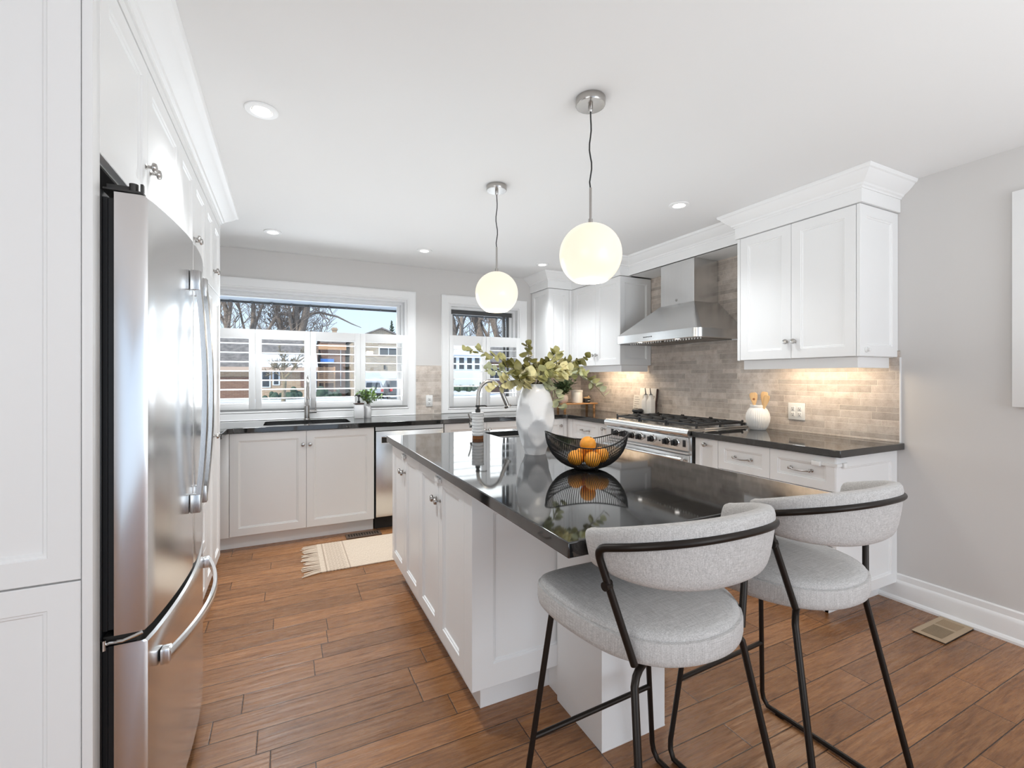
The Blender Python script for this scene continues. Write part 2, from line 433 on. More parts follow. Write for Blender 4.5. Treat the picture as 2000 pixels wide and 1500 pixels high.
class MB:
    """collects shapes in world coordinates and links them as ONE mesh object"""
    def __init__(s): s.bm = bmesh.new()

    def quad(s, *pts):
        return s.bm.faces.new([s.bm.verts.new(p) for p in pts])

    def box(s, x0, x1, y0, y1, z0, z1, bev=0., seg=2):
        r = bmesh.ops.create_cube(s.bm, size=1.)
        vs = r['verts']
        for v in vs:
            v.co = Vector((x0 + (v.co.x + .5) * (x1 - x0), y0 + (v.co.y + .5) * (y1 - y0), z0 + (v.co.z + .5) * (z1 - z0)))
        if bev:
            es = {e for v in vs for e in v.link_edges}
            bmesh.ops.bevel(s.bm, geom=list(es), offset=bev, segments=seg, affect='EDGES', profile=.5)
        return s

    def obox(s, c, size, rot, bev=0.):
        """box of given size about centre c turned by a 3x3/4x4 rotation matrix"""
        t = MB(); hx, hy, hz = size[0] / 2, size[1] / 2, size[2] / 2
        t.box(-hx, hx, -hy, hy, -hz, hz, bev)
        t.bm.transform(Matrix.Translation(c) @ rot.to_4x4())
        return s.take(t)

    def take(s, t):
        me = bpy.data.meshes.new('tmp'); t.bm.to_mesh(me); t.bm.free(); s.bm.from_mesh(me); bpy.data.meshes.remove(me)
        return s

    def rings(s, rings, cap0=True, cap1=True, closed=True):
        """loft a list of equally long loops"""
        rv = [[s.bm.verts.new(p) for p in r] for r in rings]
        n = len(rv[0])
        for a, b in zip(rv, rv[1:]):
            for i in range(n if closed else n - 1):
                j = (i + 1) % n
                try: s.bm.faces.new((a[i], a[j], b[j], b[i]))
                except ValueError: pass
        if cap0 and closed: s.bm.faces.new(list(reversed(rv[0])))
        if cap1 and closed: s.bm.faces.new(rv[-1])
        return s

    def lathe(s, c, prof, seg=32, axis=(0, 0, 1), cap0=True, cap1=True, flute=None):
        """prof = [(radius, height)] along axis from c"""
        ax = Vector(axis).normalized()
        t = ax.orthogonal().normalized(); u = ax.cross(t)
        c = Vector(c)
        rr = []
        for r, h in prof:
            ring = []
            for i in range(seg):
                a = 2 * math.pi * i / seg
                k = r * (1 + (flute[1] * math.cos(flute[0] * a) if flute else 0))
                ring.append(c + ax * h + t * (math.cos(a) * k) + u * (math.sin(a) * k))
            rr.append(ring)
        return s.rings(rr, cap0, cap1)

    def cyl(s, a, b, r0, r1=None, seg=16):
        a, b = Vector(a), Vector(b)
        return s.lathe(a, [(r0, 0), (r1 if r1 is not None else r0, (b - a).length)], seg, (b - a))

    def tube(s, pts, r, seg=10, closed=False, cap=True):
        """round tube along a polyline; r may be a list"""
        pts = [Vector(p) for p in pts]
        n = len(pts)
        rad = r if isinstance(r, (list, tuple)) else [r] * n
        tang = []
        for i in range(n):
            if closed: d = pts[(i + 1) % n] - pts[i - 1]
            else: d = pts[min(i + 1, n - 1)] - pts[max(i - 1, 0)]
            tang.append(d.normalized() if d.length > 1e-9 else Vector((0, 0, 1)))
        nrm = tang[0].orthogonal().normalized()
        rr = []
        for i in range(n):
            if i:
                nrm = (nrm - tang[i] * nrm.dot(tang[i]))
                nrm = nrm.normalized() if nrm.length > 1e-6 else tang[i].orthogonal().normalized()
            b = tang[i].cross(nrm)
            rr.append([pts[i] + (nrm * math.cos(2 * math.pi * k / seg) + b * math.sin(2 * math.pi * k / seg)) * rad[i] for k in range(seg)])
        if closed: rr.append(rr[0])
        return s.rings(rr, cap and not closed, cap and not closed)

    def ball(s, c, r, seg=24, rgs=14, sq=(1, 1, 1)):
        q = bmesh.ops.create_uvsphere(s.bm, u_segments=seg, v_segments=rgs, radius=r)
        for v in q['verts']:
            v.co = Vector((v.co.x * sq[0], v.co.y * sq[1], v.co.z * sq[2])) + Vector(c)
        return s

    def slab(s, outer, holes, z0, z1):
        """flat plate with holes"""
        loops = [outer] + list(holes)
        es = []; vl = []
        for lp in loops:
            vs = [s.bm.verts.new((x, y, z1)) for x, y in lp]
            vl.append(vs)
            es += [s.bm.edges.new((vs[i], vs[(i + 1) % len(vs)])) for i in range(len(vs))]
        r = bmesh.ops.triangle_fill(s.bm, use_beauty=True, use_dissolve=True, edges=es, normal=(0, 0, 1))
        top = [g for g in r['geom'] if isinstance(g, bmesh.types.BMFace)]
        e = bmesh.ops.extrude_face_region(s.bm, geom=top)
        for g in e['geom']:
            if isinstance(g, bmesh.types.BMVert): g.co.z = z0
        bmesh.ops.recalc_face_normals(s.bm, faces=s.bm.faces)
        return s

    def build(s, name, mat, parent=None, smooth=35, label=None, kind=None, recalc=True, bevel=None):
        bm = s.bm
        if recalc: bmesh.ops.recalc_face_normals(bm, faces=bm.faces)
        me = bpy.data.meshes.new(name)
        o = bpy.data.objects.new(name, me)
        COL.objects.link(o)
        if parent is not None:
            o.parent = parent
            off = origin_of(parent)
        else:
            xs = [v.co for v in bm.verts]
            off = Vector(((min(v.x for v in xs) + max(v.x for v in xs)) / 2, (min(v.y for v in xs) + max(v.y for v in xs)) / 2, min(v.z for v in xs)))
            o.location = off
        bm.transform(Matrix.Translation(-off))
        bm.to_mesh(me); bm.free()
        me.materials.append(M[mat] if isinstance(mat, str) else mat)
        if smooth:
            me.shade_smooth()
            me.set_sharp_from_angle(angle=R(smooth))
        if bevel:
            md = o.modifiers.new('bevel', 'BEVEL'); md.width = bevel; md.segments = 2; md.limit_method = 'ANGLE'; md.angle_limit = R(40)
        if label: o['label'] = label
        if kind: o['kind'] = kind
        return o


def struct(name, mb, mat, smooth=35, bevel=None):
    return mb.build(name, mat, None, smooth, kind='structure', bevel=bevel)


def rrect(x0, x1, y0, y1, r, n=6, corners=(1, 1, 1, 1)):
    """rounded rectangle loop, counter-clockwise from lower-left; corners switches rounding ll, lr, ur, ul"""
    out = []
    for (cx, cy, a0, on) in ((x0 + r, y0 + r, 180, corners[0]), (x1 - r, y0 + r, 270, corners[1]), (x1 - r, y1 - r, 0, corners[2]), (x0 + r, y1 - r, 90, corners[3])):
        for k in range(n + 1):
            if on:
                a = R(a0 + 90 * k / n)
                out.append((cx + r * math.cos(a), cy + r * math.sin(a)))
            else:
                dx = -r if a0 in (180, 90) else r
                dy = -r if a0 in (180, 270) else r
                e = .0004 * (k - n / 2)
                out.append((cx + dx + (e if a0 in (270, 90) else 0) * 0, cy + dy))
    return out


def panel_mb(O, u, n, w, h, rail=.057, t=.019, flat=False, mb=None):
    """framed cabinet front: O = lower corner on the front plane, u = along the width, n = outward normal"""
    O, u, n = Vector(O), Vector(u), Vector(n); z = Vector((0, 0, 1))
    mb = mb or MB()
    prof = [(0, -t), (0, -.0018), (.0018, 0)]
    if not flat:
        prof += [(rail, 0), (rail + .003, -.0045), (rail + .008, -.005), (rail + .012, -.010)]
    rr = []
    for ins, d in prof:
        rr.append([O + u * ins + z * ins + n * d, O + u * (w - ins) + z * ins + n * d, O + u * (w - ins) + z * (h - ins) + n * d, O + u * ins + z * (h - ins) + n * d])
    mb.rings(rr)
    return mb


def knob_mb(p, n, r=.0155, proj=.031):
    return MB().lathe(p, [(.0085, 0), (.0085, .002), (.0055, .004), (.005, proj * .42), (.0065, proj * .5), (r, proj * .62), (r, proj * .8), (r * .86, proj * .94), (r * .4, proj)], 20, n)


def door(parent, O, u, n, w, h, knob=None, rail=.057, name='door', mat='cab', flat=False):
    d = panel_mb(O, u, n, w, h, rail, flat=flat).build(name, mat, parent, 20)
    if knob:
        p = Vector(O) + Vector(u) * knob[0] + Vector((0, 0, knob[1]))
        knob_mb(p, n).build('knob', 'nickel', d, 30)
    return d


def pull(parent, c, u, n, L=.115, drop=0.):
    """cast bow pull centred on c"""
    c, u, n = Vector(c), Vector(u), Vector(n)
    m = MB()
    pts = []
    for k in range(13):
        t = -1 + 2 * k / 12
        pts.append(c + u * (t * L / 2) + n * (.022 + .008 * (1 - t * t)) + Vector((0, 0, -.006 * (1 - t * t))))
    m.tube(pts, [.0062 if abs(-1 + 2 * k / 12) > .8 else .0042 for k in range(13)], 10)
    for sgn in (-1, 1):
        b = c + u * (sgn * L / 2)
        m.lathe(b, [(.0095, 0), (.0095, .003), (.006, .006), (.0055, .020), (.008, .027), (.004, .030)], 14, n)
    return m.build('handle', 'nickel', parent, 35)


def drawer(parent, O, u, n, w, h, rail=.045, handle=True):
    d = panel_mb(O, u, n, w, h, rail).build('drawer', 'cab', parent, 20)
    if handle:
        pull(d, Vector(O) + Vector(u) * (w / 2) + Vector((0, 0, h / 2)) + Vector(n) * -.009, u, n)
    return d


def sweep(path, prof, cap=True):
    """run a moulding profile [(projection, z)] along a polyline [(x, y)], projecting to the right of travel"""
    m = MB()
    P2 = [Vector((x, y)) for x, y in path]
    rr = []
    for i, p in enumerate(P2):
        def nrm(a, b):
            d = (b - a).normalized(); return Vector((d.y, -d.x))
        if i == 0: mit = nrm(P2[0], P2[1])
        elif i == len(P2) - 1: mit = nrm(P2[-2], P2[-1])
        else:
            n1, n2 = nrm(P2[i - 1], p), nrm(p, P2[i + 1])
            mit = (n1 + n2); mit = mit / max(1e-6, mit.dot(n1))
        rr.append([(p.x + mit.x * q, p.y + mit.y * q, z) for q, z in prof])
    m.rings(rr, cap, cap)
    return m


X_, Y_, Z_ = Vector((1, 0, 0)), Vector((0, 1, 0)), Vector((0, 0, 1))

# ------------------------------------------------------------------ room shell
ZC, XR, YW = 2.415, 3.196, 4.622
XL, YR = -2.60, -3.20
struct('floor', MB().box(XL - .2, XR + .2, YR - .2, YW + .2, -.10, 0.), 'floor', 0)
struct('ceiling', MB().box(XL - .2, XR + .2, YR - .2, YW + .2, ZC, ZC + .12), 'ceil', 0)
W1 = (-.686, 1.089, .995, 2.072)      # clear opening inside the casing, x0 x1 z0 z1
W2 = (1.531, 2.357, .970, 2.066)
m = MB()
yb0, yb1 = YW, YW + .16
m.box(XL, W1[0], yb0, yb1, 0, ZC)
m.box(W1[0], W1[1], yb0, yb1, 0, W1[2]); m.box(W1[0], W1[1], yb0, yb1, W1[3], ZC)
m.box(W1[1], W2[0], yb0, yb1, 0, ZC)
m.box(W2[0], W2[1], yb0, yb1, 0, W2[2]); m.box(W2[0], W2[1], yb0, yb1, W2[3], ZC)
m.box(W2[1], XR + .16, yb0, yb1, 0, ZC)
wall_back = struct('wall_back', m, 'wall', 0)
wall_right = struct('wall_right', MB().box(XR, XR + .16, YR, YW, 0, ZC), 'wall', 0)
struct('wall_left', MB().box(XL - .16, XL, YR, YW, 0, ZC), 'wall', 0)
struct('wall_left_kitchen', MB().box(-1.22, -1.06, 1.372, YW, 0, ZC), 'wall', 0)
# rear wall of the dining room behind the camera, with wide glazed doors
m = MB()
m.box(XL, -1.3, YR - .16, YR, 0, ZC); m.box(3.1, XR, YR - .16, YR, 0, ZC); m.box(-1.3, 3.1, YR - .16, YR, 2.30, ZC)
struct('wall_rear', m, 'wall', 0)
m = MB()
for x in (-1.3, .145, 1.60, 3.04): m.box(x, x + .06, YR - .10, YR - .04, 0, 2.30)
m.box(-1.3, 3.1, YR - .10, YR - .04, 0, .08); m.box(-1.3, 3.1, YR - .10, YR - .04, 2.24, 2.30)
struct('door_1', m, 'trimw', 0)
# tile on the window wall and the range wall
t = MB()
t.box(1.173, 1.450, YW - .009, YW - .0005, .9155, 1.415)
t.box(2.462, XR - .001, YW - .009, YW - .0005, .9155, 1.415)
t.build('tile_backsplash', 'tilex', wall_back, 0)
t = MB()
t.box(XR - .009, XR - .0005, 1.402, YW - .010, .9155, 1.45)
t.box(XR - .009, XR - .0005, 2.17, 3.42, 1.45, 2.30)
t.build('tile_backsplash', 'tiley', wall_right, 0)
MB().box(XR - .011, XR - .0005, 1.396, 1.4015, .9155, 1.41).build('tile_edge_strip', 'trimw', wall_right, 0)
# baseboard with shoe moulding on the right wall
prof = [(0, 0), (.030, 0), (.030, .012), (.024, .022), (.017, .026), (.017, .098), (.014, .112), (.009, .120), (.009, .150), (.005, .156), (0, .156)]
b = MB().rings([[(XR - q, y, z) for q, z in prof] for y in (YR, 1.497)])
struct('baseboard_right', b, 'trimw', 25)
b = MB().rings([[(XL + q, y, z) for q, z in prof] for y in (YR, 1.3)])
struct('baseboard_left', b, 'trimw', 25)

# ------------------------------------------------------------------ windows
def casing(x0, x1, z0, z1, out, zb):
    """picture frame casing with stepped profile round an opening; out = casing width"""
    pr = [(0, -.0), (0, .012), (.010, .016), (.018, .012), (out - .012, .018), (out - .004, .024), (out, .022), (out, 0)]
    rr = []
    for o, d in pr:
        rr.append([(x0 - o, YW - d, max(zb, z0 - o)), (x1 + o, YW - d, max(zb, z0 - o)), (x1 + o, YW - d, z1 + o), (x0 - o, YW - d, z1 + o)])
    rr.append(rr[0])
    return MB().rings(rr, False, False)


def window(name, W, out, zb, dark=False, split=False):
    x0, x1, z0, z1 = W
    t = casing(x0, x1, z0, z1, out, zb).build(name, 'trimw', None, 25, kind='structure')
    # deep stepped jamb
    j = MB()
    for k, (a, b, ya, ybk) in enumerate(((.0, .022, YW + .001, YW + .159), (.022, .045, YW + .065, YW + .159))):
        j.box(x0 + a, x0 + b, ya, ybk, z0 + a, z1 - a); j.box(x1 - b, x1 - a, ya, ybk, z0 + a, z1 - a)
        j.box(x0 + b, x1 - b, ya, ybk, z1 - b, z1 - a); j.box(x0 + b, x1 - b, ya, ybk, z0 + a, z0 + b)
    j.build('jamb', 'vinyl', t, 0)
    ys = YW + .11
    s = MB(); a, b = .0455, .075
    xr = x1
    if split:
        s2 = MB()
        for q in (x1 - .150, x1 - .105): s2.box(q, q + .022, ys - .01, ys + .03, z0 + a, z1 - a)
        s2.box(x0 + a, x1 - a, ys - .012, ys + .02, z1 - a - .045, z1 - a)
        s2.build('sliding_sash', 'greyvinyl', t, 0)
    s.box(x0 + a, x0 + b, ys, ys + .035, z0 + a, z1 - a); s.box(x1 - b, x1 - a, ys, ys + .035, z0 + a, z1 - a)
    s.box(x0 + b, x1 - b, ys, ys + .035, z1 - .060, z1 - a); s.box(x0 + b, x1 - b, ys, ys + .035, z0 + a, z0 + b)
    s.build('sash', 'vinyl', t, 0)
    MB().box(x0 + b - .004, x1 - b + .004, ys + .014, ys + .018, z0 + b - .004, z1 - .058).build('pane', 'glass', t, 0)
    return t


window('window_1', W1, .085, .918)
window('window_2', W2, .088, .918, split=True)


def shutter(x0, x1, z0, z1, oz0, oz1, sl, sr, label, group):
    """half-height plantation shutter: frame with stiles sl and sr wide and tilted slats"""
    t = thing('plantation_shutter', ((x0 + x1) / 2, YW - .008, z0), label, 'shutter', group)
    f = MB(); ya, yb = YW - .022, YW + .010
    f.box(x0 + .0015, x0 + sl, ya, yb, z0, z1, .002); f.box(x1 - sr, x1 - .0015, ya, yb, z0, z1, .002)
    f.box(x0 + sl, x1 - sr, ya, yb, oz1, z1, .002); f.box(x0 + sl, x1 - sr, ya, yb, z0, oz0, .002)
    f.build('frame', 'trimw', t, 30)
    n = 7
    for k in range(n):
        zc = oz1 - (oz1 - oz0) * (k + .52) / (n + .05)
        pts = []
        for i in range(16):
            a = 2 * math.pi * i / 16
            pts.append((math.cos(a) * .036, math.sin(a) * .0052))
        tilt = R(3)
        loops = []
        for x in (x0 + sl + .002, x1 - sr - .002):
            loops.append([(x, YW - .006 + p * math.cos(tilt) - q * math.sin(tilt), zc + p * math.sin(tilt) + q * math.cos(tilt)) for p, q in pts])
        MB().rings(loops).build('louver', 'trimw', t, 40)
    return t


xs = [-.686, -.246, .196, .635, 1.089]
w_lab = ['leftmost white shutter panel of the wide window, cut off by the tall cabinets', 'white shutter panel second from left, left of the sink faucet', 'white shutter panel third from left, right of the sink faucet', 'rightmost white shutter panel of the wide window, behind the small green plant']
for i in range(4):
    shutter(xs[i], xs[i + 1], 1.012, 1.715, 1.064, 1.632, .048, .050, w_lab[i], 'white half-height shutters of the wide window')
shutter(1.531, 1.944, .985, 1.735, 1.080, 1.628, .045, .048, 'left white shutter panel of the small window, above the island faucet', 'white half-height shutters of the small window')
shutter(1.944, 2.357, .985, 1.735, 1.080, 1.628, .048, .045, 'right white shutter panel of the small window, behind the eucalyptus leaves', 'white half-height shutters of the small window')

# ------------------------------------------------------------------ crown mouldings and frieze
def crown_prof(zb, pr=0.0):
    return [(-.02, zb), (pr, zb), (pr, 2.322), (pr + .006, 2.322), (pr + .008, 2.331), (pr + .016, 2.336), (pr + .020, 2.345), (pr + .030, 2.352), (pr + .046, 2.366), (pr + .060, 2.380),
            (pr + .070, 2.393), (pr + .078, 2.397), (pr + .082, 2.404), (pr + .084, ZC - .0005), (-.02, ZC - .0005)]


XU, XK = 2.806, 2.806
# left run above fridge and tall cabinets: front faces +x
struct('trim_1', sweep([(-.399, 1.376), (-.399, 3.634), (-1.0, 3.634)], [(q * 1.22 if q > 0 else q, z) for q, z in crown_prof(2.290)]), 'trimw', 25)
# right upper cabinet
struct('trim_2', sweep([(XR - .001, 1.412), (XU, 1.412), (XU, 2.170), (XR - .30, 2.170)][::-1], crown_prof(2.249, .012)), 'trimw', 25)
# valance over the range hood
m = sweep([(2.895, 2.185), (2.895, 3.405)][::-1], [(q if q > 0 else q, z) for q, z in crown_prof(2.252)])
m.box(2.90, XR - .010, 2.186, 3.404, 2.252, 2.262)
struct('trim_3', m, 'trimw', 25)
# upper cabinets in the corner by the small window
struct('trim_4', sweep([(2.93, 3.418), (XU, 3.418), (XU, 4.232), (2.508, 4.232), (2.508, YW - .001)][::-1], crown_prof(2.249, .012)), 'trimw', 25)

# ------------------------------------------------------------------ left wall of tall cabinets and the fridge
XF = -.400
n_l, n_x, n_y = X_, -X_, -Y_
t = thing('tall_cabinet_end', (-.72, 1.395, 0), 'tall white panelled cabinet end at the left edge, hiding the fridge side', 'cabinet')
m = MB(); m.box(-1.05, -.4225, 1.392, 1.418, .0, 2.40); m.box(-.4195, XF, 1.3725, 1.418, .0, 2.40, .001)
m.build('panel', 'cab', t, 25)
door(t, (-1.04, 1.372, .835), X_, -Y_, .6185, 1.555, name='door_panel', rail=.056)
door(t, (-1.04, 1.372, .100), X_, -Y_, .6185, .731, name='door_panel', rail=.056)

t = thing('over_fridge_cabinet', (-.73, 1.88, 1.83), 'white two-door cabinet mounted above the stainless fridge', 'cabinet')
MB().box(-1.05, XF - .021, 1.4195, 2.330, 1.83, 2.288).build('body', 'cab', t, 0)
MB().box(-1.05, XF - .022, 1.4195, 2.330, 1.824, 1.8295).build('underside_shade', 'dark', t, 0)  # dark sheet painting in the shade of the gap above the fridge
door(t, (XF, 1.421, 1.832), Y_, X_, .4145 + .0, .453, knob=(.392, .128))
door(t, (XF, 1.838, 1.832), Y_, X_, .491, .453, knob=(.030, .128))

t = thing('tall_pantry_cabinet', (-.73, 2.68, 0), 'tall white pantry cabinet just beyond the fridge, with drawers below', 'cabinet', 'tall pantry cabinets')
MB().box(-1.05, XF - .021, 2.334, 3.028, .10, 2.288).build('body', 'cab', t, 0)
MB().box(-1.05, XF - .06, 2.334, 3.028, .0, .0995).build('toe_kick', 'cab', t, 0)
door(t, (XF, 2.336, 1.832), Y_, X_, .338, .453, knob=(.312, .128)); door(t, (XF, 2.677, 1.832), Y_, X_, .350, .453, knob=(.026, .128))
door(t, (XF, 2.336, .612), Y_, X_, .338, 1.214, knob=(.312, .32)); door(t, (XF, 2.677, .612), Y_, X_, .350, 1.214, knob=(.026, .32))
drawer(t, (XF, 2.336, .360), Y_, X_, .691, .248); drawer(t, (XF, 2.336, .104), Y_, X_, .691, .252)

t = thing('tall_pantry_cabinet', (-.73, 3.33, 0), 'tall white pantry cabinet at the far end, next to the sink counter', 'cabinet', 'tall pantry cabinets')
MB().box(-1.05, XF - .021, 3.030, 3.628, .10, 2.288).build('body', 'cab', t, 0)
MB().box(-1.05, XF - .06, 3.030, 3.620, .0, .0995).build('toe_kick', 'cab', t, 0)
for z0, h, kz in ((1.832, .453, .110), (.104, 1.722, .832)):
    door(t, (XF, 3.032, z0), Y_, X_, .296, h, knob=(.270, kz)); door(t, (XF, 3.331, z0), Y_, X_, .296, h, knob=(.026, kz))

# --- fridge: french doors over a freezer drawer, bowed fronts
F0, F1 = 1.433, 2.268
fm = (F0 + F1) / 2
def fx(y): return -.311 + .033 * (1 - ((y - fm) / ((F1 - F0) / 2)) ** 2)
def bowed(y0, y1, z0, z1, xb=-.378, r=.010):
    """door slab with a bowed front and rounded vertical edges, built as a plan outline lofted in z"""
    pl = [(xb, y0), ]
    N = 18
    front = []
    for k in range(N + 1):
        y = y0 + (y1 - y0) * k / N
        front.append([fx(y), y])
    front[0][0] -= r; front[-1][0] -= r
    f2 = [tuple(front[0]), (fx(y0 + r) - r * .28, y0 + r * .28)] + [(a, b) for a, b in front[1:-1]] + [(fx(y1 - r) - r * .28, y1 - r * .28), tuple(front[-1])]
    pl = [(xb, y0)] + f2 + [(xb, y1)]
    cx = sum(p[0] for p in pl) / len(pl); cy = (y0 + y1) / 2
    def lp(z, s): return [(p[0] - s * (1 if p[0] > xb + .01 else 0), p[1] + (s if p[1] < cy - .001 else -s if p[1] > cy + .001 else 0) * .0, z) for p in pl]
    return MB().rings([lp(z0, .006), lp(z0 + .006, 0), lp(z1 - .006, 0), lp(z1, .006)])


t = thing('fridge', (-.70, fm, 0), 'stainless steel french door fridge with bottom freezer and bowed handles', 'fridge')
MB().box(-1.05, -.402, F0 + .004, F1 - .004, .03, 1.752, .004).build('case', 'black', t, 30)
m = MB()
for z0, z1 in ((.675, 1.735), (.09, .635)):
    m.box(-.4015, -.3925, F0 + .008, F1 - .008, z0, z1); m.box(-.392, -.379, F0 + .012, F1 - .012, z0, z1)
m.build('door_gasket', 'black', t, 0)
bowed(F0, 1.8500, .664, 1.748).build('door', 'steel_fr', t, 28)
bowed(1.8560, F1, .664, 1.748).build('door', 'steel_fr', t, 28)
bowed(F0, F1, .075, .640).build('freezer_drawer', 'steel_fr', t, 28)
MB().box(-.378, -.290, 1.8503, 1.8557, .670, 1.742).build('gap_shade', 'dark', t, 0)  # dark filler strip, paints the shade into the door seam
MB().box(-.40, -.335, F0 + .006, F1 - .006, .641, .6625).build('gap_shade', 'dark', t, 0)  # dark strip painted in as shade above the freezer drawer
# hinge covers
m = MB()
m.box(-.400, -.322, F0 + .002, F0 + .030, 1.7525, 1.757); m.box(-.327, -.321, F0 + .001, F0 + .014, 1.757, 1.776, .001)
m.box(-.400, -.345, F0 + .030, F0 + .034, 1.757, 1.775)
m.cyl((-.343, F0 + .016, 1.757), (-.343, F0 + .016, 1.777), .0095)
m.build('hinge', 'hinge', t, 30)
m = MB()
m.tube([(-.40, F0 - .002, .645), (-.385, F0 - .004, .652), (-.36, F0 - .004, .650), (-.335, F0 - .003, .657), (-.322, F0 - .001, .661)], .004, 8)
m.cyl((-.396, F0 - .006, .636), (-.396, F0 - .006, .660), .005)
m.build('hinge', 'chrome', t, 30)
# door handles: bowed flat bars with end blocks
for hy in (1.786, 1.921):
    rr = []
    for k in range(25):
        s = -1 + 2 * k / 24
        z = 1.247 + s * .362
        xo = fx(hy) + .030 + .020 * (1 - s * s)
        rr.append([(xo - .017, hy - .012, z), (xo - .003, hy - .013, z), (xo, hy - .008, z), (xo, hy + .008, z), (xo - .003, hy + .013, z), (xo - .017, hy + .012, z)])
    h = MB().rings(rr)
    for z0, z1 in ((1.575, 1.640), (.858, .918)):
        h.box(fx(hy) + .001, fx(hy) + .0295, hy - .0135, hy + .0135, z0, z1, .003)
    h.build('handle', 'steel_hd', t, 30)
rr = []
for k in range(33):
    s = -1 + 2 * k / 32
    y = fm + s * .355
    xo = fx(y) + .026 + .034 * (1 - s * s)
    rr.append([(xo - .013, y, .542), (xo - .003, y, .540), (xo, y, .546), (xo, y, .566), (xo - .003, y, .572), (xo - .013, y, .570)])
h = MB().rings(rr)
for yy in (fm - .342, fm + .342): h.box(fx(yy) + .001, fx(yy) + .022, yy - .016, yy + .016, .536, .576, .003)
h.build('handle', 'steel_fr', t, 30)

# ------------------------------------------------------------------ base cabinets under the window
YB = 3.990            # door plane of the window run
XB = 2.590            # door plane of the range run
t = thing('sink_cabinet', (.14, 4.3, 0), 'white two-door base cabinet under the double sink', 'cabinet')
m = MB(); m.box(-.44, .6635, YB + .021, YB + .60, .10, .70); m.box(-.44, .6635, YB + .021, YB + .05, .70, .876); m.build('body', 'cab', t, 0)
MB().box(-.46, .6635, YB + .056, YB + .075, 0., .0995).build('toe_kick', 'cab', t, 0)
MB().box(-.47, -.3845, YB, YB + .020, .10, .874, .001).build('filler_panel', 'cab', t, 25)
door(t, (-.382, YB, .102), X_, -Y_, .5215, .770, knob=(.498, .662)); door(t, (.1415, YB, .102), X_, -Y_, .5205, .770, knob=(.026, .662))

t = thing('dishwasher', (.97, 4.3, 0), 'stainless dishwasher under the counter, partly behind the island', 'dishwasher')
MB().box(.674, 1.268, YB + .03, YB + .58, .10, .872).build('case', 'dark', t, 0)
m = MB(); m.box(.676, 1.266, YB - .012, YB + .028, .112, .835, .002); m.build('door', 'steel_v', t, 30)
MB().box(.674, 1.268, YB, YB + .028, .8395, .872).build('control_strip', 'steel_x', t, 0)
m = MB(); m.box(.722, 1.225, YB - .0135, YB - .0122, .738, .792); m.build('handle_recess', 'dark', t, 0)
m = MB(); m.box(.718, .722, YB - .0155, YB - .0122, .732, .797); m.box(1.225, 1.229, YB - .0155, YB - .0122, .732, .797); m.box(.722, 1.225, YB - .0155, YB - .0122, .732, .738); m.box(.722, 1.225, YB - .0155, YB - .0122, .784, .797, .001)
m.build('handle', 'chrome', t, 30)
MB().box(.674, 1.268, YB + .05, YB + .08, .0, .0995).build('toe_kick', 'dark', t, 0)

t = thing('corner_base_cabinet', (1.93, 4.3, 0), 'white base cabinet between dishwasher and corner, behind the island', 'cabinet')
MB().box(1.276, 2.585, YB + .021, YB + .60, .10, .876).build('body', 'cab', t, 0)
MB().box(1.276, 2.62, YB + .056, YB + .075, 0., .0995).build('toe_kick', 'cab', t, 0)
door(t, (1.278, YB, .102), X_, -Y_, .412, .770, knob=(.388, .70)); door(t, (1.692, YB, .102), X_, -Y_, .412, .770, knob=(.026, .70))
door(t, (2.106, YB, .102), X_, -Y_, .440, .770, knob=(.400, .70))
MB().box(2.5475, 2.588, YB, YB + .020, .102, .872).build('filler_panel', 'cab', t, 0)

# ------------------------------------------------------------------ base cabinets on the range wall
t = thing('drawer_base_cabinet', (2.9, 3.65, 0), 'white drawer base cabinet left of the range, under the wooden riser', 'cabinet')
MB().box(XB + .021, XR - .012, 3.300, YB - .003, .10, .876).build('body', 'cab', t, 0)
MB().box(XB + .06, XB + .08, 3.300, YB + .05, 0., .0995).build('toe_kick', 'cab', t, 0)
MB().box(XB, XB + .020, 3.892, YB - .002, .102, .872).build('filler_panel', 'cab', t, 0)
for z0, h in ((.690, .182), (.398, .288), (.102, .292)): drawer(t, (XB, 3.889, z0), -Y_, -X_, .424, h)
door(t, (XB, 3.462, .102), -Y_, -X_, .158, .770, knob=(.079, .722), rail=.038)

RB = thing('drawer_base_cabinet', (2.9, 1.9, 0), 'white base cabinet with two drawer stacks right of the range', 'cabinet')
t = RB
MB().box(XB + .021, XR - .001, 1.436, 2.344, .10, .876).build('body', 'cab', t, 0)
m = MB(); m.box(XB + .08, XB + .10, 1.50, 2.344, 0., .0995); m.box(XB + .08, XR - .001, 1.498, 1.518, 0., .0995)
m.build('toe_kick', 'cab', t, 0)
door(t, (XB, 2.343, .102), -Y_, -X_, .188, .770, knob=(.094, .730), rail=.040)
for y0, w in ((2.152, .364), (1.786, .365)):
    for z0, h in ((.688, .184), (.396, .288), (.102, .290)): drawer(t, (XB, y0, z0), -Y_, -X_, w, h, rail=.047)
panel_mb((XB + .002, 1.416, .102), X_, -Y_, XR - XB - .003, .770, .058).build('end_panel', 'cab', t, 20)

# child safety latches
def latch(c, u, n, w, label, group='clear child safety latches'):
    c, u, n = Vector(c), Vector(u), Vector(n)
    o = thing('child_safety_latch', c, label, 'latch', group)
    rot = Matrix((u, n, Z_)).transposed()
    MB().obox(c + n * .006, (w, .012, .026), rot, .003).build('latch_body', 'clear', o, 30)
    MB().obox(c + n * .004 + u * (w * .75), (w * .5, .006, .016), rot, .002).build('strap', 'clear', o, 30)
    return o


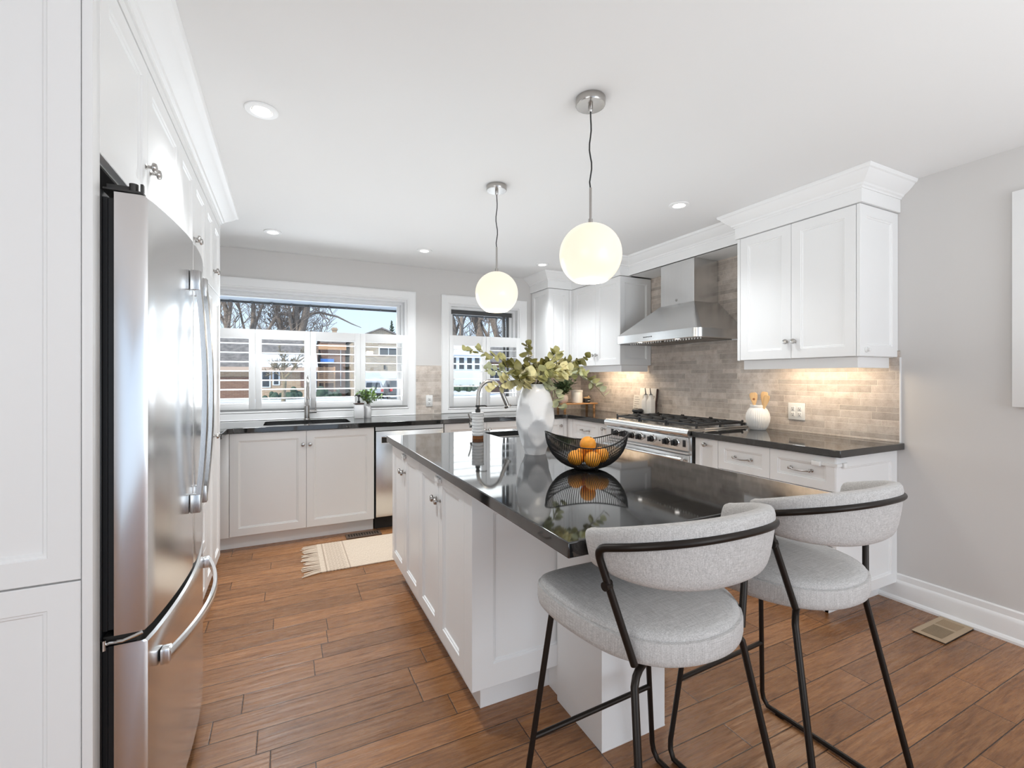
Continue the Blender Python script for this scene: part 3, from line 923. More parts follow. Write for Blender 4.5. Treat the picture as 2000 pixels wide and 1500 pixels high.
t = thing('child_safety_latch', (XB - .001, 1.47, .83), 'white strap latch wrapped round the corner of the right base cabinet', 'latch')
m = MB(); m.box(XB - .018, XB - .0005, 1.490, 1.535, .815, .842, .003); m.build('latch_body', 'clear', t, 30)
m = MB(); m.box(XB - .005, XB - .0005, 1.4155, 1.4895, .822, .838); m.box(XB - .005, XB + .055, 1.409, 1.4152, .822, .838); m.build('strap', 'clear', t, 0)
MB().box(XB + .042, XB + .075, 1.398, 1.4088, .814, .842, .003).build('latch_body', 'clear', t, 30)

# ------------------------------------------------------------------ wall cabinets
def lightrail(parent, path, z0=1.348, z1=1.4085):
    return sweep(path, [(-.018, z0), (0, z0), (0, z1), (-.018, z1)]).build('light_rail', 'cab', parent, 0)


t = thing('wall_cabinet', (3.0, 1.79, 1.409), 'white two-door wall cabinet right of the range hood', 'cabinet', 'white wall cabinets')
MB().box(XU + .021, XR - .001, 1.433, 2.170, 1.409, 2.246).build('body', 'cab', t, 0)
MB().box(XU, XU + .020, 2.152, 2.172, 1.409, 2.246).build('filler_panel', 'cab', t, 0)
door(t, (XU, 2.150, 1.411), -Y_, -X_, .3535, .834, knob=(.330, .105)); door(t, (XU, 1.7945, 1.411), -Y_, -X_, .3600, .834, knob=(.024, .105))
panel_mb((XU + .001, 1.412, 1.411), X_, -Y_, XR - XU - .002, .834, .060).build('end_panel', 'cab', t, 20)
lightrail(t, [(2.845, 2.150), (2.845, 1.445), (3.170, 1.445)])
o = MB().lathe((2.862, 1.4118, 1.447), [(.016, 0), (.016, .006), (.010, .007), (.0105, .020), (.004, .022)], 20, -Y_).build('knob_guard', 'clear', None, 30)
tag(o, 'small clear plastic disc on the side of the right wall cabinet', 'latch')

t = thing('wall_cabinet', (3.0, 3.8, 1.409), 'white two-door wall cabinet left of the range hood', 'cabinet', 'white wall cabinets')
MB().box(XU + .021, XR - .010, 3.441, YW - .011, 1.409, 2.246).build('body', 'cab', t, 0)
MB().box(XU, XU + .020, 4.196, 4.25, 1.409, 2.246).build('filler_panel', 'cab', t, 0)
door(t, (XU, 4.194, 1.411), -Y_, -X_, .389, .834, knob=(.365, .105)); door(t, (XU, 3.803, 1.411), -Y_, -X_, .382, .834, knob=(.024, .105))
panel_mb((XU + .001, 3.420, 1.411), X_, -Y_, XR - XU - .012, .834, .055).build('end_panel', 'cab', t, 20)
lightrail(t, [(2.845, 4.22), (2.845, 3.450), (3.170, 3.450)])

t = thing('wall_cabinet', (2.65, 4.4, 1.409), 'narrow white corner wall cabinet beside the small window', 'cabinet', 'white wall cabinets')
MB().box(2.532, XU + .018, 4.252, YW - .011, 1.409, 2.246).build('body', 'cab', t, 0)
door(t, (2.512, 4.231, 1.411), X_, -Y_, .258, .834, knob=None)
MB().box(2.772, 2.804, 4.231, 4.250, 1.411, 2.245).build('filler_panel', 'cab', t, 0)
panel_mb((2.511, YW - .011, 1.411), -Y_, -X_, .36, .834, .055).build('end_panel', 'cab', t, 20)
lightrail(t, [(2.550, YW - .012), (2.550, 4.270), (2.84, 4.270)])

# ------------------------------------------------------------------ counters
def bull(parent, *a): pass


t = MB().slab([(-1.05, 3.634), (-.392, 3.634), (-.392, 3.935), (-.355, 3.968), (2.520, 3.968), (2.560, 3.935), (2.560, 3.302), (XR - .001, 3.302), (XR - .001, YW - .001), (-1.05, YW - .001)],
             [rrect(-.165, .492, 4.075, 4.465, .05)], .877, .915).build('countertop', 'granite', None, 30, bevel=.003)
tag(t, 'black granite counter running under the windows and round the corner', 'countertop')
t = MB().slab([(2.562, 1.380), (XR + .0 - .0005, 1.380), (XR - .0005, 2.347), (2.562, 2.347)], [], .877, .915).build('countertop', 'granite', None, 30, bevel=.003)
tag(t, 'black granite counter right of the range, under the tiled wall', 'countertop')

# --- sinks
def sink(t, x0, x1, y0, y1, depth, zt, div=None):
    cells = [(x0, x1)] if div is None else [(x0, div - .012), (div + .012, x1)]
    for a, b in cells:
        rr = [[(x, y, zt) for x, y in rrect(a, b, y0, y1, .045)], [(x, y, zt - depth + .03) for x, y in rrect(a + .004, b - .004, y0 + .004, y1 - .004, .045)],
              [(x, y, zt - depth) for x, y in rrect(a + .035, b - .035, y0 + .035, y1 - .035, .03)]]
        MB().rings(rr, False, True).build('basin', 'steel_x', t, 40)
        MB().lathe(((a + b) / 2, (y0 + y1) / 2, zt - depth + .0005), [(.04, 0), (.04, .002), (.03, .003), (.004, .001)], 24).build('drain', 'chrome', t, 30)
    m = MB().slab(rrect(x0 - .01, x1 + .01, y0 - .01, y1 + .01, .05), [rrect(a, b, y0, y1, .045) for a, b in cells], zt - .004, zt)
    m.build('flange', 'steel_x', t, 20)


t = thing('double_sink', (.16, 4.27, .66), 'undermount double stainless sink in the window counter', 'sink')
sink(t, -.155, .482, 4.085, 4.455, .17, .8755, .19)
t = thing('kitchen_faucet', (.165, 4.53, .915), 'tall stainless faucet behind the double sink at the window', 'faucet')
MB().lathe((.165, 4.53, .915), [(.028, 0), (.028, .006), (.0245, .01), (.0245, .125), (.017, .128)], 24).build('base', 'nickel', t, 35)
pts = [(.165, 4.53, 1.04 + .025 * k) for k in range(6)]
for k in range(19):
    a = math.pi * k / 18 * .94
    pts.append((.165, 4.53 - .085 + .085 * math.cos(a), 1.19 + .108 * math.sin(a)))
MB().tube(pts, .0125, 14).build('spout', 'nickel', t, 50)
e = Vector(pts[-1])
MB().lathe(e, [(.0135, 0), (.0165, .01), (.0165, .085), (.019, .09), (.019, .105), (.012, .107)], 18, (0, -.10, -1)).build('spray_head', 'nickel', t, 35)
m = MB(); m.cyl((.185, 4.53, .985), (.245, 4.53, .985), .015); m.build('valve', 'nickel', t, 35)
m = MB(); m.tube([(.236, 4.53, .995), (.237, 4.53, 1.075)], .0045, 10); m.build('lever', 'nickel', t, 35)

# ------------------------------------------------------------------ range hood
t = thing('range_hood', (2.95, 2.87, 1.585), 'stainless chimney range hood over the gas range', 'range hood')
def hoodloop(x0, x1, y0, y1, r, z): return [(x, y, z) for x, y in rrect(x0, x1, y0, y1, r, 8, (1, 0, 0, 1))]
XW = XR - .0095
m = MB().rings([hoodloop(2.695, XW, 2.415, 3.330, .05, 1.590), hoodloop(2.680, XW, 2.400, 3.345, .055, 1.594), hoodloop(2.680, XW, 2.400, 3.345, .055, 1.660), hoodloop(2.687, XW, 2.407, 3.338, .055, 1.666),
                hoodloop(2.906, XW, 2.640, 3.012, .004, 1.902)], False, False)
m.build('canopy', 'steel_h', t, 25)
m = MB().rings([hoodloop(2.910, XW, 2.645, 3.007, .003, 1.900), hoodloop(2.910, XW, 2.645, 3.007, .003, 2.2515)], False, True)
m.build('chimney', 'steel_v', t, 25)
m = MB(); m.box(2.70, XW - .002, 2.42, 3.325, 1.594, 1.600); m.build('underside', 'steel_h', t, 0)
for k in range(2):
    y0 = 2.47 + k * .415
    m = MB()
    for i in range(14): m.box(2.80, 3.13, y0 + .004 + i * .028, y0 + .020 + i * .028, 1.586, 1.5935)
    m.build('baffle_filter', 'nickel_d', t, 0)
m = MB()
for i in range(6): m.lathe((2.6805, 2.875 + i * .018, 1.628), [(.0045, 0), (.0045, .003), (.003, .004)], 10, -X_)
m.build('button', 'black', t, 30)
for yy in (2.66, 3.08): MB().lathe((2.745, yy, 1.5935), [(.018, 0), (.018, .001), (.012, .0015)], 20, -Z_).build('lamp', 'bulb', t, 30)
MB().lathe((2.9095, 2.83, 1.935), [(.011, 0), (.011, .002), (.008, .0025)], 20, -X_).build('emblem', 'nickel', t, 30)
for yy in (2.66, 3.08): light('hood_lamp', 'SPOT', (2.745, yy, 1.58), (0, R(12), 0), 5, (1, .86, .68), spot=R(125), radius=.03)

# ------------------------------------------------------------------ gas range
t = thing('gas_range', (2.87, 2.83, 0), 'stainless gas range with black grates under the hood', 'range')
RY0, RY1 = 2.356, 3.298
MB().box(2.575, XR - .02, RY0 + .004, RY1 - .004, .09, .905).build('body', 'steel_x', t, 0)
m = MB()
for x in (2.62, 3.12):
    for y in (RY0 + .06, RY1 - .06): m.cyl((x, y, 0), (x, y, .0895), .02)
m.build('foot', 'black', t, 30)
# bullnose rim, extruded along y
pr = []
for k in range(9):
    a = R(90 + 180 * k / 8); pr.append((2.556 + .030 * math.cos(a), .897 + .030 * math.sin(a)))
loop = [(2.70, .927)] + pr + [(2.60, .867), (2.70, .90)]
m = MB().rings([[(x, y, z) for x, z in loop] for y in (RY0, RY0 + .003, RY1 - .003, RY1)])
m.build('bullnose_rim', 'steel_h', t, 35)
m = MB(); m.box(2.70, XR - .040, RY0, RY0 + .012, .905, .927, .002); m.box(2.70, XR - .040, RY1 - .012, RY1, .905, .927, .002); m.box(2.70, XR - .040, RY0 + .012, RY1 - .012, .905, .915)
m.build('cooktop', 'steel_x', t, 30)
m = MB(); m.box(2.545, 2.5745, RY0 + .012, RY1 - .012, .770, .866, .002); m.build('control_panel', 'steel_h', t, 30)
m = MB(); m.box(2.540, 2.5745, RY0 + .012, RY1 - .012, .745, .7615, .003); m.build('trim_bar', 'steel_h', t, 30)
d = MB(); d.box(2.550, 2.5745, RY0 + .014, RY1 - .014, .20, .738, .003); d = d.build('oven_door', 'steel_h', t, 30)
m = MB(); m.box(2.5485, 2.5499, RY0 + .16, RY1 - .16, .36, .62); m.build('oven_window', 'black', d, 0)
m = MB(); m.cyl((2.505, RY0 + .03, .712), (2.505, RY1 - .03, .712), .014, seg=18)
for y in (RY0 + .06, RY1 - .06): m.cyl((2.505, y, .712), (2.550, y, .712), .010)
m.build('oven_handle', 'chrome', d, 35)
m = MB(); m.box(2.556, 2.5745, RY0 + .014, RY1 - .014, .095, .192, .003); m.build('kick_panel', 'steel_h', t, 30)
for ky in (3.132, 3.045, 2.936, 2.850, 2.715, 2.560, 2.474):
    kb = MB().lathe((2.545, ky, .8205), [(.031, 0), (.031, .003), (.027, .010), (.026, .011)], 28, -X_).build('knob_bezel', 'chrome', t, 30)
    k2 = MB().lathe((2.534, ky, .8205), [(.025, 0), (.024, .012), (.020, .015), (.017, .017)], 24, -X_)
    k2.box(2.493, 2.518, ky - .006, ky + .006, .8205 - .019, .8205 + .019, .003)
    k2.build('knob', 'black', kb, 30)
for ky in (3.208, 2.400):
    m = MB(); m.box(2.5415, 2.5448, ky - .013, ky + .013, .797, .846, .001); m.build('switch', 'black', t, 30)
m = MB().lathe((2.545, 2.640, .815), [(.006, 0), (.006, .004), (.004, .006)], 14, -X_); m.build('indicator', 'black', t, 30)
# low perforated back guard
g = MB(); g.box(XR - .038, XR - .0125, RY0, RY1, .905, .948, .002); g = g.build('back_guard', 'steel_h', t, 30)
m = MB()
for i in range(58): m.box(XR - .0385, XR - .0380, RY0 + .014 + i * .0159, RY0 + .022 + i * .0159, .932, .942)
m.build('vent_slots', 'dark', g, 0)
# burners and grates
GX0, GX1 = 2.645, XR - .055
for i in range(3):
    yc = RY0 + .02 + (RY1 - RY0 - .04) * (i + .5) / 3
    for xc in (GX0 + .13, GX1 - .12):
        bb = MB().lathe((xc, yc, .9155), [(.055, 0), (.055, .006), (.042, .010), (.042, .016)], 24).build('burner', 'nickel_d', t, 30)
        MB().lathe((xc, yc, .9320), [(.036, 0), (.038, .003), (.036, .007), (.02, .009)], 24).build('burner_cap', 'iron', bb, 30)
    w = (RY1 - RY0 - .05) / 3 / 2 - .003
    m = MB()
    zt, zb = .958, .940
    for y in (yc - w, yc + w - .011): m.box(GX0, GX1, y, y + .011, zb, zt, .003)
    for x in (GX0, (GX0 + GX1) / 2 - .006, GX1 - .012): m.box(x, x + .012, yc - w + .0111, yc + w - .0111, zb, zt, .003)
    for xc in (GX0 + .13, GX1 - .12):
        for sy in (-1, 1):
            m.box(xc - .0055, xc + .0055, min(yc + sy * .025, yc + sy * (w - .012)), max(yc + sy * .025, yc + sy * (w - .012)), zb + .004, zt + .003, .002)
        m.box(xc - .115, xc - .025, yc - .0055, yc + .0055, zb + .004, zt + .003, .002); m.box(xc + .025, xc + .105, yc - .0055, yc + .0055, zb + .004, zt + .003, .002)
    for x in (GX0 + .006, (GX0 + GX1) / 2, GX1 - .006):
        for y in (yc - w + .006, yc + w - .006): m.box(x - .007, x + .007, y - .006, y + .006, .9155, zb + .002)
        for y in (yc - w + .004, yc + w - .004): m.ball((x, y, zt + .001), .009, 10, 8)
    m.build('grate', 'iron', t, 30)

# ------------------------------------------------------------------ island
IX0, IX1, IY0, IY1 = .610, 1.575, 1.575, 2.990
t = thing('kitchen_island', (1.09, 2.2, 0), 'white kitchen island cabinet with panelled doors and a square end leg', 'island')
m = MB(); m.box(IX0 + .021, IX1 - .021, IY0 + .021, IY1, .135, .70); m.box(IX0 + .021, IX0 + .05, IY0 + .021, IY1, .70, .8765); m.box(IX1 - .033, IX1 - .021, IY0 + .021, IY1, .70, .8765); m.box(IX0 + .05, IX1 - .05, IY0 + .021, 2.50, .70, .8765)
m.build('body', 'cab', t, 0)
m = MB(); m.box(IX0 + .070, IX1 - .07, 1.668, IY1 - .06, .0, .1345); m.build('toe_kick', 'cab', t, 0)
m = MB(); m.box(IX0 - .001, IX0 + .0200, IY0 + .0005, 1.6580, .137, .876, .0015); m.build('stile', 'cab', t, 20)
y = 1.660
for k in range(4):
    door(t, (IX0, y + .33 , .137), -Y_, X_ * -1, .3295, .737, knob=((.303, .612) if k % 2 == 1 else (.026, .612)), rail=.058)
    y += .3325
panel_mb((IX0 + .0, IY0, .137), X_, -Y_, IX1 - IX0, .737, .085).build('end_panel', 'cab', t, 20)
y = 1.660
for k in range(4):
    door(t, (IX1, y, .137), Y_, X_, .3295, .737, rail=.058); y += .3325
m = MB(); m.box(.974, 1.262, 1.284, 1.5745, .0, .8765, .001); m.box(.990, 1.246, 1.5745, 1.667, 0., .1345); m.build('leg', 'cab', t, 20)
m = MB(); m.box(.9735, 1.2625, 1.2835, 1.286, .0, .006); m.build('leg_base', 'cab', t, 0)
latch((IX0 - .0005, 1.992, .838), -Y_, -X_, .05, 'clear safety latch across the near pair of island doors')
latch((IX0 - .0005, 2.6575, .838), -Y_, -X_, .05, 'clear safety latch across the far pair of island doors')

t = MB().slab([(.581, .890), (1.608, .890), (1.608, 3.028), (.581, 3.028)], [rrect(1.215, 1.540, 2.600, 2.935, .045)], .877, .915).build('countertop', 'granite', None, 30, bevel=.003)
tag(t, 'polished black granite island top reflecting the windows', 'countertop')
t = thing('prep_sink', (1.37, 2.77, .70), 'small stainless prep sink sunk into the far end of the island top', 'sink')
sink(t, 1.225, 1.530, 2.610, 2.925, .15, .8755)
FX, FY = 1.136, 2.83
t = thing('kitchen_faucet', (FX, FY, .915), 'stainless pull-down faucet arching over the island behind the soap dispenser', 'faucet')
MB().lathe((FX, FY, .915), [(.028, 0), (.028, .004), (.0255, .007), (.0255, .115), (.014, .122)], 24).build('base', 'nickel', t, 35)
pts = [(FX, FY, 1.03 + .02 * k) for k in range(7)]
dv = Vector((.985, -.17, 0))
for k in range(1, 21):
    a = math.pi * k / 20 * .885
    pts.append(Vector((FX, FY, 1.165)) + dv * (.083 - .083 * math.cos(a)) + Z_ * (.105 * math.sin(a)))
MB().tube(pts, .0118, 16).build('spout', 'nickel', t, 50)
e = Vector(pts[-1]); dd = (Vector(pts[-1]) - Vector(pts[-3])).normalized()
MB().lathe(e, [(.0122, 0), (.0145, .010), (.0150, .075), (.0150, .102), (.024, .106), (.024, .120), (.012, .123)], 20, dd).build('spray_head', 'nickel', t, 35)
m = MB(); m.cyl((FX - .02, FY, .982), (FX - .056, FY + .005, .982), .019, seg=20); m.build('valve', 'chrome', t, 35)
m = MB(); m.tube([(FX - .046, FY, .994), (FX - .066, FY, 1.056)], .0048, 10); m.build('lever', 'nickel', t, 35)

# ------------------------------------------------------------------ things on the island
c = Vector((1.062, 2.645, .915))
t = thing('soap_dispenser', c, 'ribbed white soap dispenser with wooden base and black pump on the island', 'soap dispenser')
MB().lathe(c, [(.034, 0), (.0345, .002), (.0345, .018), (.033, .0195)], 28).build('base', 'woodd', t, 35)
pr = [(.0355, .020)]
for k in range(7):
    z = .021 + k * .0195
    pr += [(.0372, z + .002), (.0372, z + .014), (.0338, z + .0185)]
pr += [(.0390, .158), (.0390, .161), (.030, .1625)]
MB().lathe(c, pr, 32).build('bottle', 'cer', t, 25)
m = MB().lathe(c, [(.0155, .163), (.0155, .181), (.012, .183), (.005, .184), (.005, .194), (.014, .195), (.0145, .206), (.013, .207)], 20)
m.tube([c + Vector((.005, 0, .203)), c + Vector((.040, -.015, .204)), c + Vector((.052, -.022, .200))], .0035, 8)
m.build('pump', 'black', t, 35)

VC = Vector((1.112, 2.005, .915))
t = thing('vase', VC, 'large white dented ceramic vase holding eucalyptus on the island', 'vase')
rv = random.Random(5)
pr = [(.051, 0), (.053, .006), (.060, .030), (.074, .060), (.087, .095), (.0945, .135), (.0965, .175), (.093, .220), (.086, .262), (.074, .300), (.058, .328), (.046, .342), (.044, .346)]
dents = [(R(a), z, d) for a, z, d in ((250, .11, .020), (205, .19, .012), (300, .20, .014), (335, .10, .016), (255, .255, .010), (170, .10, .014), (215, .05, .008), (290, .05, .006), (60, .16, .015), (120, .22, .012), (20, .22, .01))]
rr = []
NS, NH = 56, 44
def profr(h):
    for (r0, h0), (r1, h1) in zip(pr, pr[1:]):
        if h0 <= h <= h1: return r0 + (r1 - r0) * (h - h0) / (h1 - h0)
    return pr[-1][0]
for j in range(NH + 1):
    h = .346 * j / NH
    ring = []
    for i in range(NS):
        a = 2 * math.pi * i / NS
        r = profr(h)
        for da, dz, dd_ in dents:
            ad = math.atan2(math.sin(a - da), math.cos(a - da))
            q = (ad / .55) ** 2 + ((h - dz) / .062) ** 2
            if q < 1: r -= dd_ * (1 - q)
        ring.append((VC.x + r * math.cos(a), VC.y + r * math.sin(a), VC.z + h))
    rr.append(ring)
rr.append([(VC.x + .036 * math.cos(2 * math.pi * i / NS), VC.y + .036 * math.sin(2 * math.pi * i / NS), VC.z + .340) for i in range(NS)])
rr.append([(VC.x + .05 * math.cos(2 * math.pi * i / NS), VC.y + .05 * math.sin(2 * math.pi * i / NS), VC.z + .20) for i in range(NS)])
MB().rings(rr).build('body', 'cer', t, 28)

# eucalyptus: each stem a thing with its twig and its leaves
LAT = Vector((.898, -.440, 0)); DEP = Vector((.440, .898, 0))
MOUTH = VC + Vector((0, 0, .343))
def leaf(mb, p, d, up, L, W, cup=.12):
    """rounded leaf growing from p along d"""
    d = d.normalized(); s = d.cross(up)
    s = s.normalized() if s.length > 1e-4 else d.orthogonal().normalized()
    n = s.cross(d).normalized()
    N = 8
    ctr = []; lft = []; rgt = []
    for k in range(N + 1):
        u = k / N
        w = W / 2 * math.sin(math.pi * u ** .82) ** .75 if 0 < k < N else 0
        b = -cup * L * math.sin(math.pi * u)
        ctr.append(p + d * (L * u) + n * b); lft.append(p + d * (L * u) + s * w + n * (b + w * .22)); rgt.append(p + d * (L * u) - s * w + n * (b + w * .22))
    B = mb.bm
    cv = [B.verts.new(x) for x in ctr]; lv = [B.verts.new(x) for x in lft[1:-1]]; rv_ = [B.verts.new(x) for x in rgt[1:-1]]
    lv = [cv[0]] + lv + [cv[-1]]; rv_ = [cv[0]] + rv_ + [cv[-1]]
    for k in range(N):
        for side in (lv, rv_):
            vs = []
            for q in (cv[k], cv[k + 1], side[k + 1], side[k]):
                if q not in vs: vs.append(q)
            if len(vs) > 2: B.faces.new(vs if side is lv else vs[::-1])


def stem(end, n, mat, label, seed, bow=.05, sz=(.032, .046), group='eucalyptus stems in the white vase', droop=0., start=.28):
    rn = random.Random(seed)
    n = int(n * 1.45); sz = (sz[0] * 1.05, sz[1] * 1.16)
    lx, dz, dy = end
    p0 = MOUTH + Vector((0, 0, -.12)) + LAT * rn.uniform(-.015, .015)
    p1 = MOUTH + LAT * (lx * .08) + DEP * (dy * .08)
    p1.x = min(max(p1.x, MOUTH.x - .026), MOUTH.x + .026); p1.y = min(max(p1.y, MOUTH.y - .026), MOUTH.y + .026)
    p3 = MOUTH + LAT * lx + DEP * dy + Z_ * dz
    p2 = (p1 + p3) / 2 + Z_ * bow
    pts = [p0]
    for k in range(15):
        u = k / 14
        pts.append(p1 * (1 - u) ** 2 + p2 * 2 * u * (1 - u) + p3 * u * u - Z_ * droop * u ** 3)
    o = thing('eucalyptus_stem', MOUTH, label, 'plant stem', group)
    MB().tube(pts, [.0024] + [.0024 - .0014 * k / 14 for k in range(15)], 7).build('twig', 'stem', o, 50)
    mb = MB()
    for k in range(n):
        u = start + (1.02 - start) * (k + .5) / n
        f = 1 + u * 14
        i = min(int(f), 14); fr = min(f - i, 1.)
        p = pts[i].lerp(pts[i + 1] if i < 15 else pts[i], fr)
        tg = (pts[min(i + 1, 15)] - pts[i - 1]).normalized()
        for sd in (-1, 1) if rn.random() < .8 else (1,):
            rot = Matrix.Rotation(rn.uniform(0, 6.28), 3, tg)
            out = rot @ tg.orthogonal().normalized()
            dd2 = (out * 1. + tg * rn.uniform(.1, .7) + Z_ * rn.uniform(-.1, .3))
            L = rn.uniform(*sz) * (1.05 - .35 * max(0, u - .6))
            leaf(mb, p + out * .002, dd2, Vector((rn.uniform(-.5, .5), rn.uniform(-1, .2), rn.uniform(.1, 1))), L, L * rn.uniform(.78, .98))
    mb.build('foliage', mat, o, 60, recalc=False)
    return o


far_l = stem((-.345, .165, -.02), 9, 'leaf1', 'eucalyptus stem reaching furthest left, over the small window', 1, .10, (.030, .042), start=.35)
stem((-.250, .075, .03), 8, 'leaf4', 'lower left eucalyptus stem pointing at the faucet', 2, .03, (.030, .042))
stem((-.215, -.030, -.06), 7, 'leaf3', 'pale eucalyptus stem drooping left beside the faucet spout', 3, .07, (.034, .046))
stem((-.045, .205, .02), 9, 'leaf2', 'tallest eucalyptus stem standing upright above the vase', 4, .00, (.030, .044), start=.2)
stem((.115, .160, .03), 8, 'leaf1', 'eucalyptus stem rising just right of the vase mouth', 5, .03, (.032, .046))
stem((.255, .135, .0), 9, 'leaf2', 'olive eucalyptus stem reaching right in front of the wall cabinet knobs', 6, .05, (.032, .044))
stem((.290, .040, .03), 9, 'leaf1', 'eucalyptus stem arching right with leaves hanging over the tile', 7, .11, (.032, .044), droop=.03)
stem((.125, -.060, -.02), 9, 'leaf4', 'grey green eucalyptus stem drooping down the right side of the vase', 8, .08, (.032, .044), droop=.05)
stem((-.10, .07, -.09), 7, 'leaf2', 'dark olive eucalyptus stem leaning out toward the stools, left of centre', 9, .03, (.036, .050))
stem((.07, .075, -.09), 7, 'leaf1', 'sage eucalyptus stem leaning out toward the stools, right of centre', 10, .04, (.036, .050))
stem((.0, .10, .06), 8, 'leaf3', 'cream eucalyptus stem filling the back of the bouquet', 11, .03, (.036, .050))
stem((.165, .070, -.06), 9, 'leaf3', 'cream eucalyptus stem at the right of the bouquet, facing the stools', 12, .05, (.036, .052))
stem((-.150, .095, .0), 8, 'leaf2', 'olive eucalyptus stem left of centre, behind the cream leaves', 13, .04, (.034, .048))
stem((.205, .085, .04), 8, 'leaf3', 'pale eucalyptus stem at the back right, before the wall cabinet', 14, .05, (.034, .048))
stem((.345, -.010, .0), 7, 'leaf4', 'eucalyptus stem hanging furthest right over the tile', 15, .13, (.030, .042), droop=.05, start=.4)
stem((-.06, .03, -.08), 8, 'leaf3', 'cream eucalyptus stem spilling over the vase mouth', 16, .05, (.036, .050), droop=.03)
stem((.06, .115, .0), 8, 'leaf2', 'olive eucalyptus stem in the middle of the bouquet', 17, .02, (.034, .048))

# wire fruit bowl, boat shaped, long axis across the view
BC = Vector((1.117, 1.578, .915))
t = thing('fruit_bowl', BC, 'black wire fruit bowl with raised ends on the island', 'bowl')
def bowl_pt(a, u):
    """a = bearing, u = 0 base ring .. 1 rim"""
    ca, sa = math.cos(a), math.sin(a)
    rim = Vector((0.170 * ca, .140 * sa, .104 + .050 * ca * ca))
    base = Vector((.046 * ca, .044 * sa, .006))
    k = math.sin(u * math.pi / 2)
    q = 1 - math.cos(u * math.pi / 2)
    xy = base.xy.lerp(rim.xy, k)
    z = base.z + (rim.z - base.z) * (q * .85 + u * .15)
    return BC + LAT * xy.x + DEP * xy.y + Z_ * z
m = MB()
for i in range(110):
    a = 2 * math.pi * i / 110
    m.tube([bowl_pt(a, u / 9) for u in range(10)], .00125, 5)
m.build('wire_cage', 'wire', t, 60)
m = MB(); m.tube([bowl_pt(2 * math.pi * i / 72, 1.) for i in range(72)], .0026, 8, closed=True); m.build('rim', 'wire', t, 60)
m = MB(); m.tube([bowl_pt(2 * math.pi * i / 48, 0.) for i in range(48)], .0040, 8, closed=True); m.tube([BC + (bowl_pt(2 * math.pi * i / 48, 0.) - BC) * .5 + Z_ * .001 for i in range(48)], .003, 8, closed=True)
m.lathe(BC, [(.040, .003), (.040, .007)], 40); m.build('base_ring', 'wire', t, 60)
for k, (lx, dy, z, lab) in enumerate(((-.044, -.006, .046, 'orange at the left of the bowl'), (.020, -.040, .046, 'orange at the front of the bowl'), (.062, .008, .056, 'orange at the right of the bowl'),
                                      (-.006, .050, .050, 'orange at the back of the bowl, under the topmost'), (.008, .004, .1015, 'topmost orange on the heap in the bowl'))):
    p = BC + LAT * lx + DEP * dy + Z_ * z
    o = thing('orange', p - Z_ * .034, lab, 'orange', 'oranges in the wire bowl')
    q = MB().ball(p, .0335, 28, 18, (1, 1, .96)); q.build('peel', 'orange', o, 60)
    sp_ = MB().lathe(p + Vector((.006, -.012, .0285)), [(.003, 0), (.0032, .0018), (.001, .002)], 8, (.2, -.4, 1)); sp_.build('stem_button', 'greend', o, 40)

# ------------------------------------------------------------------ pendants and downlights
def pendant(x, y, label):
    t = thing('pendant_lamp', (x, y, 1.68), label, 'pendant lamp', 'globe pendants over the island')
    m = MB().lathe((x, y, ZC - .0005), [(.0585, 0), (.0595, .003), (.0595, .026), (.057, .030), (.012, .0305)], 40, -Z_)
    m.lathe((x, y, ZC - .031), [(.0095, 0), (.0095, .018), (.006, .024)], 16, -Z_)
    m.build('canopy', 'nickel', t, 35)
    pts = [(x + .004 * math.sin(k * .9), y + .003 * math.sin(k * 1.3), 2.362 - (2.362 - 2.055) * k / 12) for k in range(13)]
    pts[0] = (x, y, 2.366); pts[-1] = (x, y, 2.05)
    MB().tube(pts, .0030, 8).build('cord', 'black', t, 60)
    m = MB().cyl((x, y, 1.925), (x, y, 2.056), .0052, seg=14); m.cyl((x, y, 1.908), (x, y, 1.930), .009, seg=16)
    m.build('stem', 'nickel', t, 35)
    r, zc = .1245, 1.7870
    a0 = math.acos(-(zc - 1.680) / r)
    pr = [(.006, zc + r)]
    for k in range(1, 37):
        a = a0 * k / 36
        pr.append((r * math.sin(a), zc + r * math.cos(a)))
    pr += [(pr[-1][0] - .004, 1.680)]
    for k in range(30, -1, -3):
        a = a0 * k / 36
        pr.append(((r - .004) * math.sin(a) + .0005, zc + (r - .004) * math.cos(a)))
    MB().lathe((x, y, 0), pr, 56, cap0=False, cap1=False).build('shade', 'shade', t, 60)
    MB().lathe((x, y, 1.712), [(.078, 0), (.074, -.002), (.0, -.003)] if False else [(.086, 0), (.086, .002), (.02, .003)], 40).build('diffuser', 'glow', t, 40)
    light('pendant_glow', 'POINT', (x, y, 1.66), (0, 0, 0), 3, (1, .88, .70), radius=.05)


pendant(1.097, 1.520, 'white globe pendant lamp nearer the stools')
pendant(1.104, 2.455, 'white globe pendant lamp nearer the small window')


def downlight(x, y, label, power):
    t = thing('recessed_light', (x, y, ZC - .006), label, 'ceiling light', 'recessed ceiling lights')
    m = MB().lathe((x, y, ZC - .0005), [(.064, 0), (.0645, .003), (.062, .006), (.042, .0075), (.038, .004), (.038, 0)], 40, -Z_); m.build('trim_ring', 'trimw', t, 40)
    m = MB().lathe((x, y, ZC - .001), [(.0372, 0), (.0372, .0005), (.036, .0012)], 32, -Z_); m.build('dark_seam', 'nickel_d', t, 40)
    m = MB().lathe((x, y, ZC - .0026), [(.034, 0), (.033, .005), (.026, .009), (.006, .010)], 32, -Z_); m.build('lens', 'bulb', t, 40)
    light('downlight', 'SPOT', (x, y, ZC - .03), (0, 0, 0), power, (.93, .975, 1), spot=R(122), blend=1., radius=.09)


